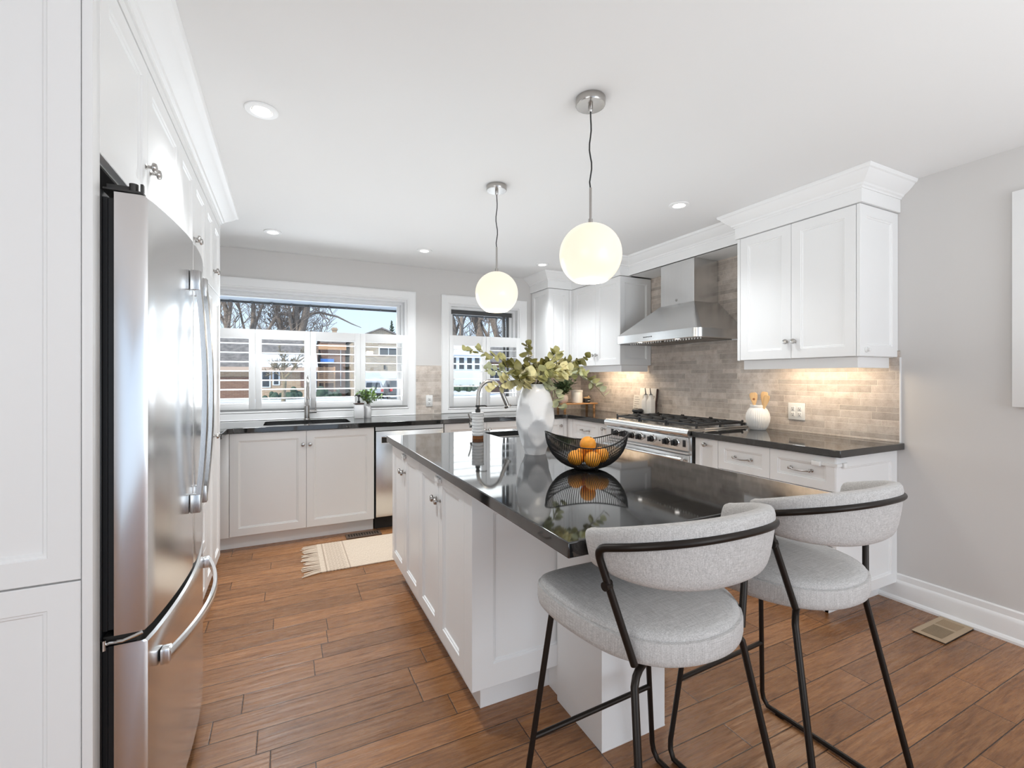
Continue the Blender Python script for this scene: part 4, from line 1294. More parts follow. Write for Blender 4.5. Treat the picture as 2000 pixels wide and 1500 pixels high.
downlight(-.094, 2.192, 'recessed ceiling light nearest the fridge', 64)
downlight(-.095, 3.990, 'recessed ceiling light left, above the sink counter', 72)
downlight(1.093, 3.985, 'middle recessed ceiling light near the window wall', 64)
downlight(2.278, 3.960, 'recessed ceiling light in front of the corner wall cabinets', 45)
downlight(2.289, 2.203, 'recessed ceiling light above the range side of the island', 32)
# warm strips hidden behind the light rails
light('undercabinet_right', 'AREA', (3.02, 1.80, 1.404), (0, 0, R(90)), 2.5, (1, .82, .60), .50, .05)
light('undercabinet_left', 'AREA', (3.02, 3.80, 1.404), (0, 0, R(90)), 2.8, (1, .82, .60), .60, .05)

# ------------------------------------------------------------------ counter stools (one built, then copied)
def crv(pts, n=8, closed=False):
    """Catmull-Rom through points"""
    P_ = [Vector(p) for p in pts]; out = []
    N = len(P_)
    rng = range(N) if closed else range(N - 1)
    for i in rng:
        p0 = P_[i - 1] if (closed or i > 0) else P_[0]
        p1, p2 = P_[i], P_[(i + 1) % N]
        p3 = P_[(i + 2) % N] if (closed or i + 2 < N) else P_[-1]
        for k in range(n):
            t = k / n
            out.append(.5 * ((2 * p1) + (p2 - p0) * t + (2 * p0 - 5 * p1 + 4 * p2 - p3) * t * t + (3 * p1 - p0 - 3 * p2 + p3) * t ** 3))
    if not closed: out.append(P_[-1])
    return out


def make_stool():
    t = thing('counter_stool', (0, 0, 0), 'x', 'stool', 'grey linen stools at the island')
    # seat: wide at the front, round at the back
    o = crv([(.0, .252, 0), (.150, .250, 0), (.222, .226, 0), (.246, .150, 0), (.243, .04, 0), (.214, -.085, 0), (.152, -.168, 0), (.075, -.207, 0), (0, -.217, 0),
             (-.075, -.207, 0), (-.152, -.168, 0), (-.214, -.085, 0), (-.243, .04, 0), (-.246, .150, 0), (-.222, .226, 0), (-.150, .250, 0)], 5, True)
    o = [Vector((p.x * .975 + .008, p.y, 0)) for p in o]
    def lp(s, z):
        out = []
        for p in o:
            l = max(1e-6, p.length); q = p * ((l - s) / l); out.append((q.x, q.y, z))
        return out
    MB().rings([lp(.040, 0.6450), lp(.012, 0.6470), lp(.003, 0.6540), lp(0, 0.6680), lp(0, 0.6970), lp(.0015, 0.7050), lp(.0085, 0.7065), lp(.0075, 0.7080), lp(.010, 0.7155), lp(.028, 0.7230), lp(.06, 0.7285), lp(.11, 0.7320), lp(.17, 0.7335)]).build('seat', 'fabric', t, 60)
    # curved padded backrest
    def hoop(ph):
        def q(a):
            s_, c_ = math.sin(a), math.cos(a)
            return (.219 * abs(s_) ** .86 * (1 if s_ > 0 else -1), -.068 - .192 * abs(c_) ** .86 * (1 if c_ > 0 else -1))
        x, y = q(ph); x0, y0 = q(ph - .02); x1, y1 = q(ph + .02)
        tx, ty = x1 - x0, y1 - y0; l = math.hypot(tx, ty)
        return x, y, ty / l, -tx / l
    N = 44
    fm_ = R(88)
    rr = []
    CS = 20
    for k in range(-3, N + 4):
        kk = min(max(k, 0), N)
        ph = -fm_ + 2 * fm_ * kk / N
        ext = k - kk
        f = abs(ph) / fm_
        zt = 1.000 - .050 * f ** 2.2; zb = .846 + .014 * f ** 2
        th = .026 - .004 * f
        cx, cy, nx, ny = hoop(ph)
        tx, ty = -ny, nx
        sh = 1.
        if ext:
            e = abs(ext)
            sh = math.sqrt(max(0, 1 - (e / 3.15) ** 2)); sg = 1 if ext > 0 else -1
            cx += tx * sg * .0075 * e; cy += ty * sg * .0075 * e
        zm, hz = (zt + zb) / 2, (zt - zb) / 2
        loop = []
        for c in range(CS):
            a = 2 * math.pi * c / CS
            ca, sa = math.cos(a), math.sin(a)
            q = abs(ca) ** .62 * (1 if ca > 0 else -1) * th
            w = abs(sa) ** .55 * (1 if sa > 0 else -1) * hz * (1 if not ext else .45 + .55 * sh)
            q *= sh if ext else 1
            lean = (w + hz) / (2 * hz) * .020 - .006
            loop.append((cx + nx * (q + lean), cy + ny * (q + lean), zm + w))
        rr.append(loop)
    MB().rings(rr).build('backrest', 'fabric', t, 60)
    # back tube hugging the backrest then running down to the rear of the seat
    pts = []
    fb = R(74)
    for k in range(33):
        ph = -fb + 2 * fb * k / 32
        f = abs(ph) / fb
        z = .966 - .040 * f ** 2
        off = .0325
        hx, hy, nx, ny = hoop(ph)
        pts.append(Vector((hx + nx * off, hy + ny * off, z)))
    def arm(p, q, sx):
        """rounded bend from the end of the hoop down to the seat"""
        e = Vector((sx * .176, -.152, .660)); b = p + (p - q).normalized() * .028
        out = []
        for k in range(1, 8):
            u = k / 8; s1 = b + (e - b).normalized() * .03
            out.append(p * (1 - u) ** 2 + b * 2 * u * (1 - u) + s1 * u * u)
        out.append(b + (e - b).normalized() * .03)
        for k in range(1, 9): out.append((b + (e - b).normalized() * .03).lerp(e, k / 8))
        return out
    full = arm(pts[0], pts[1], -1)[::-1] + pts + arm(pts[-1], pts[-2], 1)
    MB().tube(full, .0088, 12).build('back_frame', 'blackmetal', t, 60)
    for sx in (-1, 1):
        m = MB(); m.cyl((sx * .222, -.125, .836), (sx * .240, -.128, .836), .010, seg=14); m.cyl((sx * .238, -.128, .842), (sx * .220, -.126, .842), .006)
        m.build('bracket', 'blackmetal', t, 40)
        top = Vector((sx * .176, .190, .652)); foot = Vector((sx * .260, .236, .011))
        MB().tube([top, top.lerp(foot, .5), foot + (top - foot).normalized() * .05, foot + (top - foot).normalized() * .022 + Vector((0, -.005, 0)), foot + Vector((0, -.022, 0)), foot + Vector((0, -.05, 0))], .0085, 12).build('leg', 'blackmetal', t, 60)
        rfoot = Vector((sx * .255, -.262, .011))
        r0, r1, r2 = Vector((sx * .060, -.085, .638)), Vector((sx * .158, -.130, .6335)), Vector((sx * .186, -.145, .612))
        MB().tube([r0, r1, r1.lerp(r2, .5) + Vector((sx * .004, -.002, .005)), r2, r2.lerp(rfoot, .5), rfoot + (r2 - rfoot).normalized() * .05, rfoot + (r2 - rfoot).normalized() * .022 + Vector((0, .006, 0)), rfoot + Vector((0, .024, 0)), rfoot + Vector((0, .05, 0))], .0090, 12).build('leg', 'blackmetal', t, 60)
        m = MB(); m.tube([foot + Vector((0, -.05, 0)), rfoot + Vector((0, .05, 0))], .0085, 12)
        for yy in (.165, -.18): m.box(sx * .259 - .007, sx * .259 + .007, yy - .014, yy + .014, .0, .006)
        m.build('runner', 'blackmetal', t, 50)
    a = Vector((-.176, .190, .652)).lerp(Vector((-.260, .236, .011)), .60); b = Vector((.176, .190, .652)).lerp(Vector((.260, .236, .011)), .60)
    MB().tube([a, b], .0080, 12).build('footrest', 'blackmetal', t, 50)
    for ch in t.children:      # seat and back sit turned a little on the frame
        if ch.name.split('.')[0] in ('seat', 'backrest', 'back_frame', 'bracket'): ch.data.transform(Matrix.Translation((0 if ch.name.startswith('seat') else -.005, 0, 0)) @ Matrix.Rotation(R(-2.2), 4, 'Z'))
    return t


st = make_stool()
st.location = (.868, .944, 0); st.rotation_euler.z = R(2.6)
st['label'] = 'grey linen counter stool on the left, nearer the camera'
st2 = st.copy(); COL.objects.link(st2)
for ch in list(st.children):
    c2 = ch.copy(); COL.objects.link(c2); c2.parent = st2
st2.location = (1.437, .946, 0)
st2['label'] = 'grey linen counter stool on the right, nearer the range wall'

# ------------------------------------------------------------------ things on the window counter
def at(z0): return .915 + z0
c = Vector((.600, 4.445, .915))
t = thing('soap_dispenser', c, 'square white soap dispenser with dark collar and black pump by the double sink', 'soap dispenser')
MB().box(c.x - .040, c.x + .040, c.y - .040, c.y + .040, .915, 1.045, .004).build('bottle', 'cer', t, 30)
MB().box(c.x - .043, c.x + .043, c.y - .043, c.y + .043, 1.0452, 1.056, .002).build('collar', 'darkwood', t, 30)
m = MB().lathe(c, [(.013, .1415), (.013, .160), (.006, .162), (.006, .195), (.013, .197), (.013, .215), (.010, .217)], 18)
m.tube([c + Vector((0, 0, .208)), c + Vector((-.030, -.012, .212)), c + Vector((-.040, -.016, .205))], .0038, 8)
m.build('pump', 'black', t, 35)

c = Vector((.682, 4.455, .915))
t = thing('bud_vase', c, 'small white bottle vase with a leafy green sprig on the window counter', 'vase')
MB().lathe(c, [(.030, 0), (.032, .004), (.032, .085), (.028, .100), (.018, .112), (.017, .125), (.020, .131), (.015, .131), (.013, .11)], 28, cap1=True).build('body', 'cer', t, 35)
def bushy(name, c, label, cat, mats, nst, spread, height, L, W, seed, parts=('stems', 'foliage'), bias=(0, 0)):
    rn = random.Random(seed)
    o = thing(name, c, label, cat)
    sm = MB(); lm = [MB() for _ in mats]
    for i in range(nst):
        az = rn.uniform(0, 6.28); k = rn.uniform(.2, 1.)
        e = c + Vector((math.cos(az) * spread * k + bias[0] * k, math.sin(az) * spread * k * .8 + bias[1] * k, height * rn.uniform(.55, 1.) * (1.08 - .45 * k)))
        mid = c.lerp(e, .5) + Vector((0, 0, height * .18))
        pts = [c * (1 - u) ** 2 + mid * 2 * u * (1 - u) + e * u * u for u in [j / 8 for j in range(9)]]
        pts[0] = c - Vector((0, 0, .02))
        sm.tube(pts, .0013, 5)
        for j in range(2, 9):
            for s in range(3):
                d = Vector((rn.gauss(0, 1), rn.gauss(0, 1), rn.gauss(.35, .7)))
                leaf(lm[rn.randrange(len(mats))], pts[j] + d.normalized() * .001, d, Vector((rn.uniform(-1, 1), rn.uniform(-1, 1), 1)), L * rn.uniform(.7, 1.2), W * rn.uniform(.7, 1.2))
    sm.build(parts[0], 'stem', o, 50)
    for mb, mt in zip(lm, mats): mb.build(parts[1], mt, o, 60, recalc=False)
    return o


bushy('green_sprig', c + Vector((0, 0, .128)), 'fresh green leafy sprig in the small white bottle vase', 'plant', ('green', 'greeng'), 24, .150, .165, .030, .015, 3, bias=(.02, 0))

def outlet(n, c, u, nrm, gangs, label):
    c, u, nrm = Vector(c), Vector(u), Vector(nrm)
    t = thing('wall_outlet', c - Z_ * .06, label, 'outlet')
    rot = Matrix((u, nrm, Z_)).transposed()
    w = .070 if gangs == 1 else .116
    MB().obox(c + nrm * .003, (w, .006, .116), rot, .002).build('cover_plate', 'outlet', t, 30)
    for g in range(gangs):
        gx = (g - (gangs - 1) / 2) * .046
        for dz in (-.0195, .0195):
            r = MB().obox(c + u * gx + Z_ * dz + nrm * .0068, (.026, .0025, .030), rot, .0008).build('receptacle', 'outlet', t, 30)
            h = MB()
            for sx in (-.0055, .0055): h.obox(c + u * (gx + sx) + Z_ * (dz + .004) + nrm * .0083, (.0022, .0008, .009), rot)
            h.obox(c + u * gx + Z_ * (dz - .008) + nrm * .0083, (.0052, .0008, .005), rot)
            h.build('slots', 'dark', r, 0)


outlet('a', (1.315, YW - .0092, 1.052), X_, -Y_, 1, 'white duplex outlet on the tile between the two windows')
outlet('b', (XR - .0092, 1.998, 1.057), -Y_, -X_, 2, 'white double outlet on the tile right of the utensil jar')

# ------------------------------------------------------------------ corner: plant, riser, canister, salt box
t = thing('wooden_riser', (2.93, 4.30, .915), 'small warm wooden riser stand in the counter corner', 'stand')
MB().box(2.685, 3.145, 4.215, 4.405, .993, 1.008, .004).build('shelf', 'woodw', t, 30)
for x in (2.720, 3.108):
    for y in (4.240, 4.380):
        MB().lathe((x, y, .9155), [(.012, 0), (.0145, .004), (.0135, .030), (.016, .034), (.0135, .038), (.015, .0775)], 16).build('leg', 'woodw', t, 35)
c = Vector((2.918, 4.300, 1.0085))
t = thing('canister', c, 'ivory canister with lid standing on the wooden riser', 'canister')
MB().lathe(c, [(.060, 0), (.063, .004), (.063, .118), (.061, .121)], 36).build('body', 'canis', t, 35)
MB().lathe(c, [(.0645, .1215), (.066, .124), (.066, .140), (.063, .143), (.02, .1445)], 36).build('lid', 'canis', t, 35)
c = Vector((3.035, 4.275, 1.0085))
t = thing('salt_box', c, 'small black salt jar with wooden lid on the wooden riser', 'jar')
MB().lathe(c, [(.036, 0), (.040, .003), (.041, .046), (.039, .048)], 30).build('body', 'black', t, 35)
MB().lathe(c, [(.040, .0485), (.041, .050), (.041, .055), (.038, .057)], 30).build('lid', 'bamboo', t, 35)
m = MB(); m.box(c.x - .016, c.x + .016, c.y - .0415, c.y - .0405, c.z + .020, c.z + .026); m.build('label_print', 'paper', t, 0)
c = c + Z_ * .0575
t = thing('small_spoon', c, 'tiny wooden spoon lying on the lid of the salt jar', 'spoon')
m = MB().tube([c + Vector((-.030, .004, .003)), c + Vector((.012, 0, .006))], .0026, 8); m.ball(c + Vector((.022, -.001, .0105)), .011, 16, 10, (1.1, .9, .7)); m.build('spoon_body', 'bamboo', t, 40)
c = Vector((2.735, 4.400 - .10, 1.0085))
t = thing('plant_pot', c, 'blush round plant pot on the left of the wooden riser', 'plant pot')
MB().lathe(c, [(.034, 0), (.040, .003), (.053, .025), (.057, .050), (.052, .075), (.043, .090), (.040, .092), (.038, .086)], 36).build('body', 'pot', t, 40)
bushy('potted_plant', c + Z_ * .095, 'dark green spiky plant growing in the blush pot', 'plant', ('greend', 'greend'), 16, .150, .20, .085, .016, 8, bias=(.04, 0))

# ------------------------------------------------------------------ left of the range: board, card, bottles, stones
t = thing('cutting_board', (3.165, 3.46, .915), 'white marble board with lettering leaning on the tile behind the bottles', 'board')
rt = Matrix.Rotation(R(7), 3, 'Y')
bc = Vector((3.158, 3.440, 1.053))
MB().obox(bc, (.012, .225, .270), rt, .003).build('slab', 'marble', t, 30)
MB().obox(bc + Vector((0, -.119, .012)), (.014, .012, .235), rt, .002).build('strap', 'darkwood', t, 30)
fc = bpy.data.curves.new('lettering', 'FONT'); fc.body = 'SALAD KCF'; fc.size = .042; fc.align_x = 'CENTER'; fc.extrude = .0006
fo = bpy.data.objects.new('lettering', fc); COL.objects.link(fo)
dg = bpy.context.evaluated_depsgraph_get()
me = bpy.data.meshes.new_from_object(fo.evaluated_get(dg)); bpy.data.objects.remove(fo)
lo = bpy.data.objects.new('lettering', me); COL.objects.link(lo); lo.parent = t
me.materials.clear(); me.materials.append(M['print'])
fx_ = Matrix((-Y_, Z_, -X_)).transposed()
lo.matrix_local = Matrix.Translation(bc + rt @ Vector((-.0070, .005, .034)) - t.location) @ (rt.to_4x4() @ fx_.to_4x4())

t = thing('recipe_card', (3.14, 3.56, .915), 'white printed card standing at the left of the marble board', 'card')
cc = Vector((3.128, 3.545, 1.0165))
MB().obox(cc, (.004, .130, .200), rt, .001).build('sheet', 'paper', t, 0)
m = MB()
for k, (w, dy) in enumerate(((.07, .01), (.09, 0), (.08, .005), (.085, 0), (.05, .02), (.075, .01))):
    m.obox(cc + rt @ Vector((-.0024, dy + .012, .080 - k * .022)), (.0004, w * .8, .004), rt)
m.build('printed_lines', 'print', t, 0)
for k, (yy, lab) in enumerate(((3.372, 'cream oil bottle with pour spout, the left of the pair by the range'), (3.283 + .022, 'cream oil bottle with pour spout, the right of the pair by the range'))):
    c = Vector((3.075, yy, .915)); w = .031
    t = thing('oil_bottle', c, lab, 'bottle', 'oil bottles by the range')
    rr = []
    for s, z in ((w, 0), (w + .001, .003), (w, .150), (.024, .170), (.0145, .188), (.0135, .205), (.0150, .2055), (.0150, .2130)):
        rr.append([(c.x + x, c.y + y, c.z + z) for x, y in rrect(-s, s, -s, s, s * .35)])
    MB().rings(rr).build('body', 'cerm', t, 35)
    m = MB().lathe(c, [(.018, .2135), (.018, .217), (.007, .2185), (.006, .222)], 18); m.tube([c + Z_ * .220, c + Vector((0, .006, .250)), c + Vector((0, .010, .276))], [.0050, .0042, .0034], 10)
    m.build('pour_spout', 'black', t, 35)
c = Vector((3.000, 3.400, .9155))
t = thing('stacked_rings', c, 'glossy black stacked ring ornament beside the gas range', 'ornament')
for k, (r, z) in enumerate(((.031, .021), (.033, .060))):
    m = MB(); m.tube([c + Vector((r * math.cos(a * math.pi / 12), r * math.sin(a * math.pi / 12), z)) for a in range(24)], .0205, 12, closed=True); m.build('ring', 'black', t, 60)

# ------------------------------------------------------------------ right of the range: utensil jar and spoons
c = Vector((3.065, 2.205, .915))
t = thing('utensil_jar', c, 'white ribbed utensil jar holding wooden spoons right of the range', 'jar')
pr = [(.048, 0), (.052, .003), (.066, .030), (.0765, .065), (.0785, .090), (.074, .118), (.062, .145), (.051, .158), (.0475, .162)]
MB().lathe(c, pr, 160, flute=(40, .022)).build('body', 'cerm', t, 60)
MB().lathe(c, [(.0480, .1625), (.0505, .164), (.0505, .178), (.048, .180), (.044, .178), (.042, .163)], 40).build('rim', 'cerm', t, 40)
def utensil(base, tip, w, L, label, hole=False, fl=1.):
    base, tip = Vector(base), Vector(tip)
    o = thing('wooden_spoon', base, label, 'spoon', 'wooden utensils in the ribbed jar')
    d = (tip - base).normalized(); n = Vector((-.85, -.5, .1)); n = (n - d * n.dot(d)).normalized(); s = d.cross(n)
    T = (tip - base).length
    rr = []
    for k in range(25):
        u = k / 24; q = u * T
        hw = .0060; th = .0055
        z0 = (T - L) / T
        if u > z0:
            v = (u - z0) / (1 - z0)
            hw = .006 + (w / 2 - .006) * (math.sin(min(1, v * 1.25) * math.pi / 2) ** 1.3) * (1. if v < .85 else math.sqrt(max(.02, 1 - ((v - .85) / .15) ** 2 * .75)))
            th = .0055 - .0025 * min(1, v * 2)
        rr.append([base + d * q + s * (hw * math.cos(2 * math.pi * i / 14)) + n * (th * math.sin(2 * math.pi * i / 14)) for i in range(14)])
    MB().rings(rr).build('handle_and_bowl', 'bamboo', o, 50)
    if hole:
        MB().lathe(base + d * (T - L * .48) + n * .0032, [(.0085, 0), (.0085, .0006), (.006, .0008)], 18, n).build('round_cutout', 'woodd', o, 30)
utensil(c + Vector((0, .010, .02)), c + Vector((-.012, .028, .268)), .052, .10, 'wooden spatula with round hole, leftmost in the ribbed jar', True)
utensil(c + Vector((.012, -.008, .02)), c + Vector((.020, -.040, .275)), .046, .10, 'wooden spoon at the back of the ribbed jar')
utensil(c + Vector((-.010, -.012, .02)), c + Vector((-.006, -.078, .252)), .040, .11, 'wooden spoon leaning right in the ribbed jar')

# ------------------------------------------------------------------ floor things
t = thing('rug', (.72, 3.56, 0), 'cream woven rug with zigzag band and tassels in front of the sink', 'rug')
MB().box(.205, 1.35, 3.278, 3.832, .0005, .0095, .003).build('woven_field', 'rug', t, 40)
rn = random.Random(2)
m = MB()
for k in range(26):
    y = 3.29 + .53 * k / 25
    a = rn.uniform(-.3, .3); L = rn.uniform(.085, .120)
    if k < 3: a -= .7
    for j in range(3):
        yy = y + (j - 1) * .004
        m.tube([(.206, yy, .006), (.206 - L * .5, yy + a * L * .3 + rn.uniform(-.004, .004), .006), (.206 - L, yy + a * L * .7 + rn.uniform(-.006, .006), .004)], [.0032, .003, .0022], 6)
m.build('tassels', 'fringe', t, 50)
t = thing('floor_vent', (.565, 3.925, 0), 'dark brown floor vent grille between the rug and the sink cabinet', 'vent')
m = MB().slab([(.430, 3.868), (.705, 3.868), (.705, 3.985), (.430, 3.985)], [[(.448 + i * .0205, 3.895), (.460 + i * .0205, 3.895), (.460 + i * .0205, 3.958), (.448 + i * .0205, 3.958)] for i in range(12)], .0008, .0065)
m.build('grille', 'vent_d', t, 0)
MB().box(.440, .695, 3.878, 3.975, .0003, .0007).build('duct_shadow', 'dark', t, 0)
t = thing('floor_vent', (3.03, 1.14, 0), 'beige floor vent register beside the white baseboard', 'vent')
holes = []
for i in range(14): holes.append([(2.893 + i * .0098, 1.098), (2.8998 + i * .0098, 1.098), (2.8998 + i * .0098, 1.184), (2.893 + i * .0098, 1.184)])
m = MB().slab([(2.862, 1.073), (3.164, 1.073), (3.164, 1.207), (2.862, 1.207)], holes + [[(3.045, 1.098), (3.138, 1.098), (3.138, 1.184), (3.045, 1.184)]], .0052, .0075)
m.build('frame', 'vent_b', t, 0)
m = MB()
for i in range(10): m.obox((3.0500 + i * .0093, 1.141, .0060), (.0100, .084, .0012), Matrix.Rotation(R(10), 3, 'Y'))
m.build('damper', 'vent_b', t, 0)
MB().box(2.863, 3.163, 1.074, 1.206, .0004, .0030).build('duct_shadow', 'dark', t, 0)

t = thing('wall_picture', (XR - .02, .55, 1.149), 'white canvas picture edge on the right wall', 'picture')
MB().box(XR - .0295, XR - .001, .16, .936, 1.150, 2.196, .002).build('canvas', 'trimw', t, 30)

# ------------------------------------------------------------------ outside: eave, snow, street
ev = MB(); ev.box(-3.0, XR + 1.0, YW + .165, 5.25, 2.050, 2.16); ev = struct('trim_5', ev, 'soffit', 0)
MB().box(-3.0, XR + 1.0, 5.2505, 5.262, 2.030, 2.16).build('gutter_edge', 'greyvinyl', ev, 0)
m = MB()
for k in range(24):
    x = -1.2 + k * .178
    m.obox((x, 5.225, 2.040), (.016, .045, .010), Matrix.Rotation(R(-18), 3, 'Z'))
m.build('gutter_clip', 'greyvinyl', ev, 0)
GZ = -.60
gr = MB(); gr.box(-70, 110, YW + .3, 150, GZ - .2, GZ); gr = struct('ground', gr, 'snow', 0)


def house(name, label, x0, x1, y0, y1, zt, mat, roof, zr, over=.4, gable=False):
    t = thing(name, ((x0 + x1) / 2, (y0 + y1) / 2, GZ), label, 'house')
    MB().box(x0, x1, y0, y1, GZ, zt).build('wall', mat, t, 0)
    m = MB()
    a, b, c, d = x0 - over, x1 + over, y0 - over, y1 + over
    if gable:     # ridge runs away from the viewer
        xm = (x0 + x1) / 2
        m.rings([[(a, y, zt), (a, y, zt - .12), (xm, y, zr - .12), (b, y, zt - .12), (b, y, zt), (xm, y, zr)] for y in (c, d)])
        g = MB(); g.rings([[(x0, y, zt - .05), (x1, y, zt - .05), (xm, y, zr - .14)] for y in (y0 + .005, y1 - .005)]); g.build('gable_wall', mat, t, 0)
    else:
        ym = (y0 + y1) / 2
        m.rings([[(x, c, zt), (x, c, zt - .12), (x, ym, zr - .12), (x, d, zt - .12), (x, d, zt), (x, ym, zr)] for x in (a, b)])
    m.build('roof', roof, t, 0)
    return t


def hwin(t, x0, x1, z0, z1, y, div=1):
    f = MB(); f.box(x0 - .08, x1 + .08, y - .05, y, z0 - .08, z1 + .08); f = f.build('window', 'siding', t, 0)
    w = (x1 - x0) / div
    for k in range(div): MB().box(x0 + k * w + .03, x0 + (k + 1) * w - .03, y - .06, y - .0505, z0, z1).build('pane', 'pane', f, 0)


hA = house('bungalow', 'tan brick bungalow with brown roof across the street, behind the two left shutters', -14., 1.95, 46., 55., 2.1, 'brick1', 'shingle', 5.5, .6)
MB().box(-14.6, 2.55, 45.30, 45.39, 1.85, 2.18).build('fascia', 'fascia', hA, 0)
m = MB(); m.rings([[(x, 45.35, 2.19), (x, 47.0, 3.30), (x, 47.0, 3.38), (x, 45.35, 2.28)] for x in (-2.6, 2.55)]); m.build('roof_snow', 'snow', hA, 0)
MB().box(-14.0, -2.6, 45.9, 45.99, GZ, 1.3).build('dark_brick_skirt', 'brick2', hA, 0)
hwin(hA, -1.95, -1.35, .45, 1.75, 46., 1); hwin(hA, -1.05, -.62, .65, 1.75, 46., 1)
MB().box(1.15, 1.5, 45.93, 45.99, .4, 1.8).build('downpipe', 'brick2', hA, 0)
hB = house('two_storey_house', 'dark brown brick house with cedar deck and blue tarp, seen between the third shutter louvers', 3.0, 5.2, 48., 56., 4.75, 'brick2', 'shingle', 5.5, .05)
m = MB(); m.box(2.75, 5.25, 47.55, 47.9, 3.95, 4.45); m.build('fascia', 'cedar', hB, 0)
m = MB(); m.box(2.9, 4.1, 47.3, 47.9, 2.70, 3.05); m.build('tarp', 'tarp', hB, 0)
m = MB()
for x in (2.62, 3.15, 4.05): m.box(x, x + .14, 47.0, 47.14, GZ, 2.3)
for k in range(9): m.box(2.62, 4.15, 47.02, 47.10, .75 + k * .17, .86 + k * .17)
m.build('deck', 'cedar', hB, 0)
m = MB(); m.box(4.75, 4.80, 47.9, 47.98, .4, 4.0); m.build('downpipe', 'siding', hB, 0)
m = MB(); m.box(4.2, 4.62, 50, 50.6, 5.0, 6.35); m.box(4.12, 4.70, 49.95, 50.65, 6.1, 6.25); m.build('chimney', 'brick1', hB, 0)
hC = house('two_storey_house', 'buff brick house with white garage door and small paired window, behind the rightmost shutter', 5.62, 10.9, 45.5, 54., 4.9, 'brick3', 'shingle', 6.1, .30, gable=True)
hwin(hC, 8.05, 9.75, 3.45, 4.1, 45.5, 2)
m = MB(); m.box(6.7, 10.2, 45.42, 45.495, GZ, 1.85); m.build('garage_door', 'siding', hC, 0)
m = MB(); m.box(8.45, 8.60, 45.36, 45.495, 2.05, 2.45); m.build('wall_lamp', 'black', hC, 0)
hD = house('white_cottage', 'white sided cottage with a row of grid windows, seen through the small window', 13.8, 19.1, 46., 54., 3.75, 'siding', 'snow', 4.9, .5)
for k in range(5): hwin(hD, 14.55 + k * .88, 15.15 + k * .88, 2.15, 3.35, 46., 1)
m = MB(); m.box(13.8, 19.1, 45.93, 45.99, 2.70, 2.78); m.build('trim_band', 'siding', hD, 0)
hE = house('bungalow', 'brown house with dark roof at the right of the small window view', 20.3, 27.5, 49., 58., 3.1, 'brick2', 'shingle', 5.4, .5)
hwin(hE, 21., 22.4, 1.0, 2.3, 49., 2)


def bare_tree(base, h, r, label, seed, mat='bark', lean=(0, 0), fork=.3, levels=5, spread=.55, name='bare_tree', extra=None, twigs=0, twr=4.):
    rn = random.Random(seed)
    mb = MB()
    def grow(p, d, L, rad, lv):
        n = 5
        pts = [p]
        q = p.copy(); dd_ = d.copy()
        for i in range(n):
            dd_ = (dd_ + Vector((rn.gauss(0, .07), rn.gauss(0, .07), rn.gauss(.03, .05)))).normalized()
            q = q + dd_ * (L / n); pts.append(q.copy())
        r1 = rad * (.62 if lv > 0 else .3)
        mb.tube(pts, [rad + (r1 - rad) * i / n for i in range(n + 1)], 7 if lv >= levels - 1 else 4, cap=False)
        if lv == 0: return
        k = 3 if lv >= levels - 1 else rn.choice((4, 5))
        for i in range(k):
            a = rn.uniform(0, 6.28); t = dd_.orthogonal().normalized(); t = Matrix.Rotation(a, 3, dd_) @ t
            nd = (dd_ + t * rn.uniform(.35, 1.) * spread * 1.5).normalized()
            u = rn.uniform(.45, 1.) if i else 1.
            j = min(n, int(u * n)); grow(pts[j], nd, L * rn.uniform(.5, .78), max(.020, rad * (.66 if i == 0 else .46)), lv - 1)
    o = thing(name, base, label, 'tree', 'bare trees beyond the street')
    b = Vector(base)
    grow(b, Vector((lean[0], lean[1], 1)).normalized(), h * fork, r, levels)
    if extra:
        for pts, ra in extra: mb.tube(pts, ra, 6, cap=False)
    for k in range(twigs):      # fine outer twigs, growing in sprays off unseen boughs of the crown
        a = rn.uniform(0, 6.28); rr_ = rn.uniform(.3, twr)
        p = b + Vector((math.cos(a) * rr_, math.sin(a) * rr_ * .4, rn.uniform(5.5, 11.)))
        d = Vector((rn.gauss(0, .55), rn.gauss(0, .2), rn.uniform(.3, 1.))).normalized()
        L = rn.uniform(2., 4.5); pts = [p]
        for i in range(5):
            d = (d + Vector((rn.gauss(0, .14), 0, rn.gauss(0, .1)))).normalized(); pts.append(pts[-1] + d * L / 5)
        mb.tube(pts, [.05, .045, .04, .034, .028, .02], 4, cap=False)
        for i in range(1, 6):
            for s_ in (-1, 1):
                t_ = (d + Vector((s_ * rn.uniform(.5, 1.2), 0, rn.uniform(-.1, .5)))).normalized()
                mb.tube([pts[i], pts[i] + t_ * rn.uniform(.3, .6), pts[i] + t_ * rn.uniform(.8, 1.4) + Vector((0, 0, .15))], [.032, .026, .018], 3, cap=False)
    mb.build('trunk_and_branches', mat, o, 60, recalc=False)
    return o


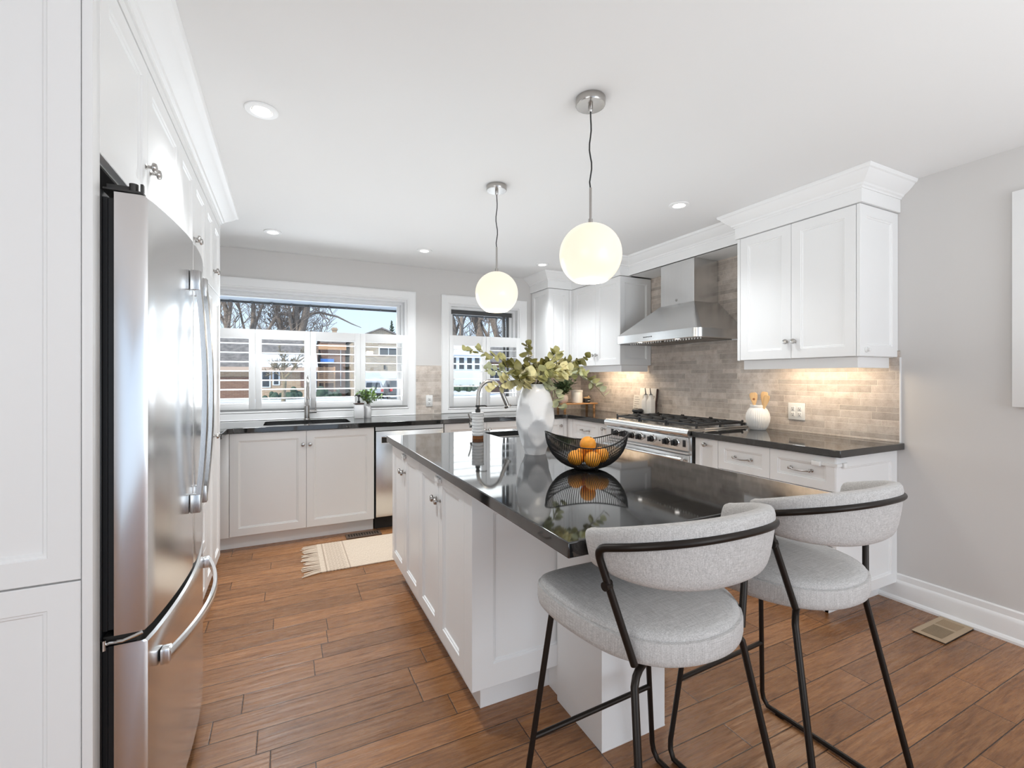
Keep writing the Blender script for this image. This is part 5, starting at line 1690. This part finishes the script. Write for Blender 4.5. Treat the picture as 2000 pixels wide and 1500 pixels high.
bare_tree((-.20, 35.7, GZ), 8.6, .16, 'young pale bare tree on the snowy lawn, behind the second shutter', 4, 'barkl', (0, 0), .22, 5, .62)
V = Vector
bare_tree((1.4, 60., GZ), 22., .50, 'large bare tree with forked trunk behind the bungalow roof, middle of the wide window', 11, 'bark', (.02, 0), .40, 6, .5,
          extra=[([V((1.0, 60, 5.)), V((1.05, 60, 8.)), V((.9, 60, 11.)), V((.7, 60, 14.))], [.42, .38, .33, .3]),
                 ([V((1.4, 60, 6.)), V((2.0, 60, 8.6)), V((2.35, 60, 11.)), V((2.5, 60, 14.))], [.5, .42, .38, .3]),
                 ([V((2.3, 60, 8.8)), V((3.6, 60, 9.1)), V((5.6, 60, 8.7)), V((7.3, 60, 7.9)), V((8.4, 60, 7.5))], [.16, .14, .11, .07, .03]),
                 ([V((.9, 60, 8.6)), V((-.6, 60, 8.7)), V((-1.3, 60, 8.0)), V((-2.2, 60, 6.0))], [.22, .2, .18, .1])], twigs=38, twr=4.5)
bare_tree((-6.1, 60., GZ), 22., .42, 'bare tree at the far left of the wide window view', 21, 'bark', (-.02, 0), .42, 6, .45, twigs=30, twr=4.)
bare_tree((-3.2, 60., GZ), 22., .36, 'leaning bare tree second from left in the wide window view', 31, 'bark', (-.14, 0), .5, 6, .45)
bare_tree((-1.0, 66., GZ), 20., .22, 'thin bare tree with many twigs left of the large forked tree', 41, 'bark', (.0, 0), .22, 6, .62, twigs=38, twr=3.5)
bare_tree((21.6, 60., GZ), 22., .42, 'leftmost bare trunk seen through the small window', 51, 'bark', (-.09, 0), .5, 6, .5)
bare_tree((22.9, 62., GZ), 22., .40, 'second bare trunk from the left in the small window view', 61, 'bark', (-.06, 0), .45, 6, .5, twigs=30, twr=4.)
bare_tree((26.2, 60., GZ), 24., .80, 'thick leaning bare trunk in the middle of the small window view', 71, 'bark', (-.12, 0), .5, 6, .5)
bare_tree((28.4, 60., GZ), 22., .60, 'straight bare trunk at the right of the small window view', 81, 'bark', (0, 0), .5, 6, .5, twigs=30, twr=4.)
# conifer tip behind the right house
t = thing('conifer', (14.2, 70, GZ), 'small conifer top behind the roof at the right edge of the wide window', 'tree')
m = MB(); rn = random.Random(3)
for k in range(150):
    z = rn.uniform(2, 9.6); rad = (9.9 - z) * .24; a = rn.uniform(0, 6.28)
    p = V((14.2, 70, z)); m.tube([p, p + V((math.cos(a) * rad, math.sin(a) * rad, -.1 * rad + .3))], [.14, .03], 4)
m.build('needles', 'bush', t, 60)
MB().cyl((14.2, 70, GZ), (14.2, 70, 9.6), .2, .05).build('trunk', 'bark', t, 60)


def bush(c, r, label, seed):
    rn = random.Random(seed); m = MB()
    for k in range(14):
        v = V((rn.gauss(0, .5), rn.gauss(0, .5), abs(rn.gauss(0, .45)))) * r
        m.ball(V(c) + v + V((0, 0, r * .35)), r * rn.uniform(.35, .6), 10, 8)
    o = m.build('shrub', 'bush', None, 60); tag(o, label, 'shrub')


bush((.35, 44.5, GZ - .05), .62, 'rounded dark shrub against the tan bungalow wall', 1)
bush((-.9, 44.6, GZ - .1), .42, 'small low shrub left of the young tree', 2)
bush((3.3, 45.8, GZ - .1), .62, 'shrub in front of the cedar deck', 3)
bush((4.1, 46.2, GZ - .05), .40, 'shrub beside the dark brick house', 4)
for k, x in enumerate((14.6, 15.9, 17.0, 18.3)):
    bush((x, 44.5, GZ + .45), .48, ('first', 'second', 'third', 'fourth')[k] + ' shrub from the left along the white cottage', 10 + k)


def car(c, L, W, H, paint, label, yaw=0., glass='pane'):
    """estate car pointing away from the camera"""
    t = thing('car', (c[0], c[1], GZ), label, 'car', None)
    def sec(y, w0, w1, z0, z1, z2):   # section: sill, waist, roof
        return [(c[0] - w0, y, GZ + z0), (c[0] + w0, y, GZ + z0), (c[0] + w0, y, GZ + z1), (c[0] + w1, y, GZ + z2), (c[0] - w1, y, GZ + z2), (c[0] - w0, y, GZ + z1)]
    y0 = c[1] - L / 2; w = W / 2
    m = MB().rings([sec(y0, w * .94, w * .80, .35, H * .50, H * .56), sec(y0 + .08, w, w * .86, .25, H * .56, H * .60), sec(y0 + .30, w, w * .74, .22, H * .57, H * .97), sec(y0 + .8, w, w * .76, .22, H * .57, H), sec(y0 + L * .50, w, w * .76, .22, H * .57, H * .98),
                    sec(y0 + L * .68, w, w * .86, .22, H * .56, H * .62), sec(y0 + L * .97, w * .92, w * .86, .25, H * .45, H * .50)])
    m.build('body', paint, t, 25)
    m = MB(); m.quad((c[0] - w * .70, y0 + .085, GZ + H * .63), (c[0] + w * .70, y0 + .085, GZ + H * .63), (c[0] + w * .62, y0 + .26, GZ + H * .92), (c[0] - w * .62, y0 + .26, GZ + H * .92)); m.build('rear_window', glass, t, 0, recalc=False)
    for sx in (-1, 1):
        MB().box(c[0] + sx * w * .80 - .11, c[0] + sx * w * .80 + .11, y0 - .03, y0 + .10, GZ + H * .40, GZ + H * .56).build('tail_light', 'carred', t, 0)
        for yy in (y0 + L * .18, y0 + L * .80):
            MB().cyl((c[0] + sx * (w - .20), yy, GZ + .33), (c[0] + sx * (w + .01), yy, GZ + .33), .32, seg=20).build('wheel', 'black', t, 40)
    MB().box(c[0] - .26, c[0] + .26, y0 - .035, y0 - .012, GZ + H * .38, GZ + H * .45).build('number_plate', 'siding', t, 0)
    MB().box(c[0] - w * .95, c[0] + w * .95, y0 - .03, y0 + .08, GZ + .30, GZ + .52).build('bumper', 'black', t, 0)
    return t


car((8.75, 41.8), 4.4, 1.9, 1.75, 'carblk', 'dark estate car with red tail lights in front of the white garage')
car((6.75, 43.0), 4.2, 1.8, 1.55, 'carsil', 'frost covered pale car parked left of the dark car')
car((23.0, 44.5), 4.2, 1.8, 1.55, 'carred', 'red car parked far right in the small window view')
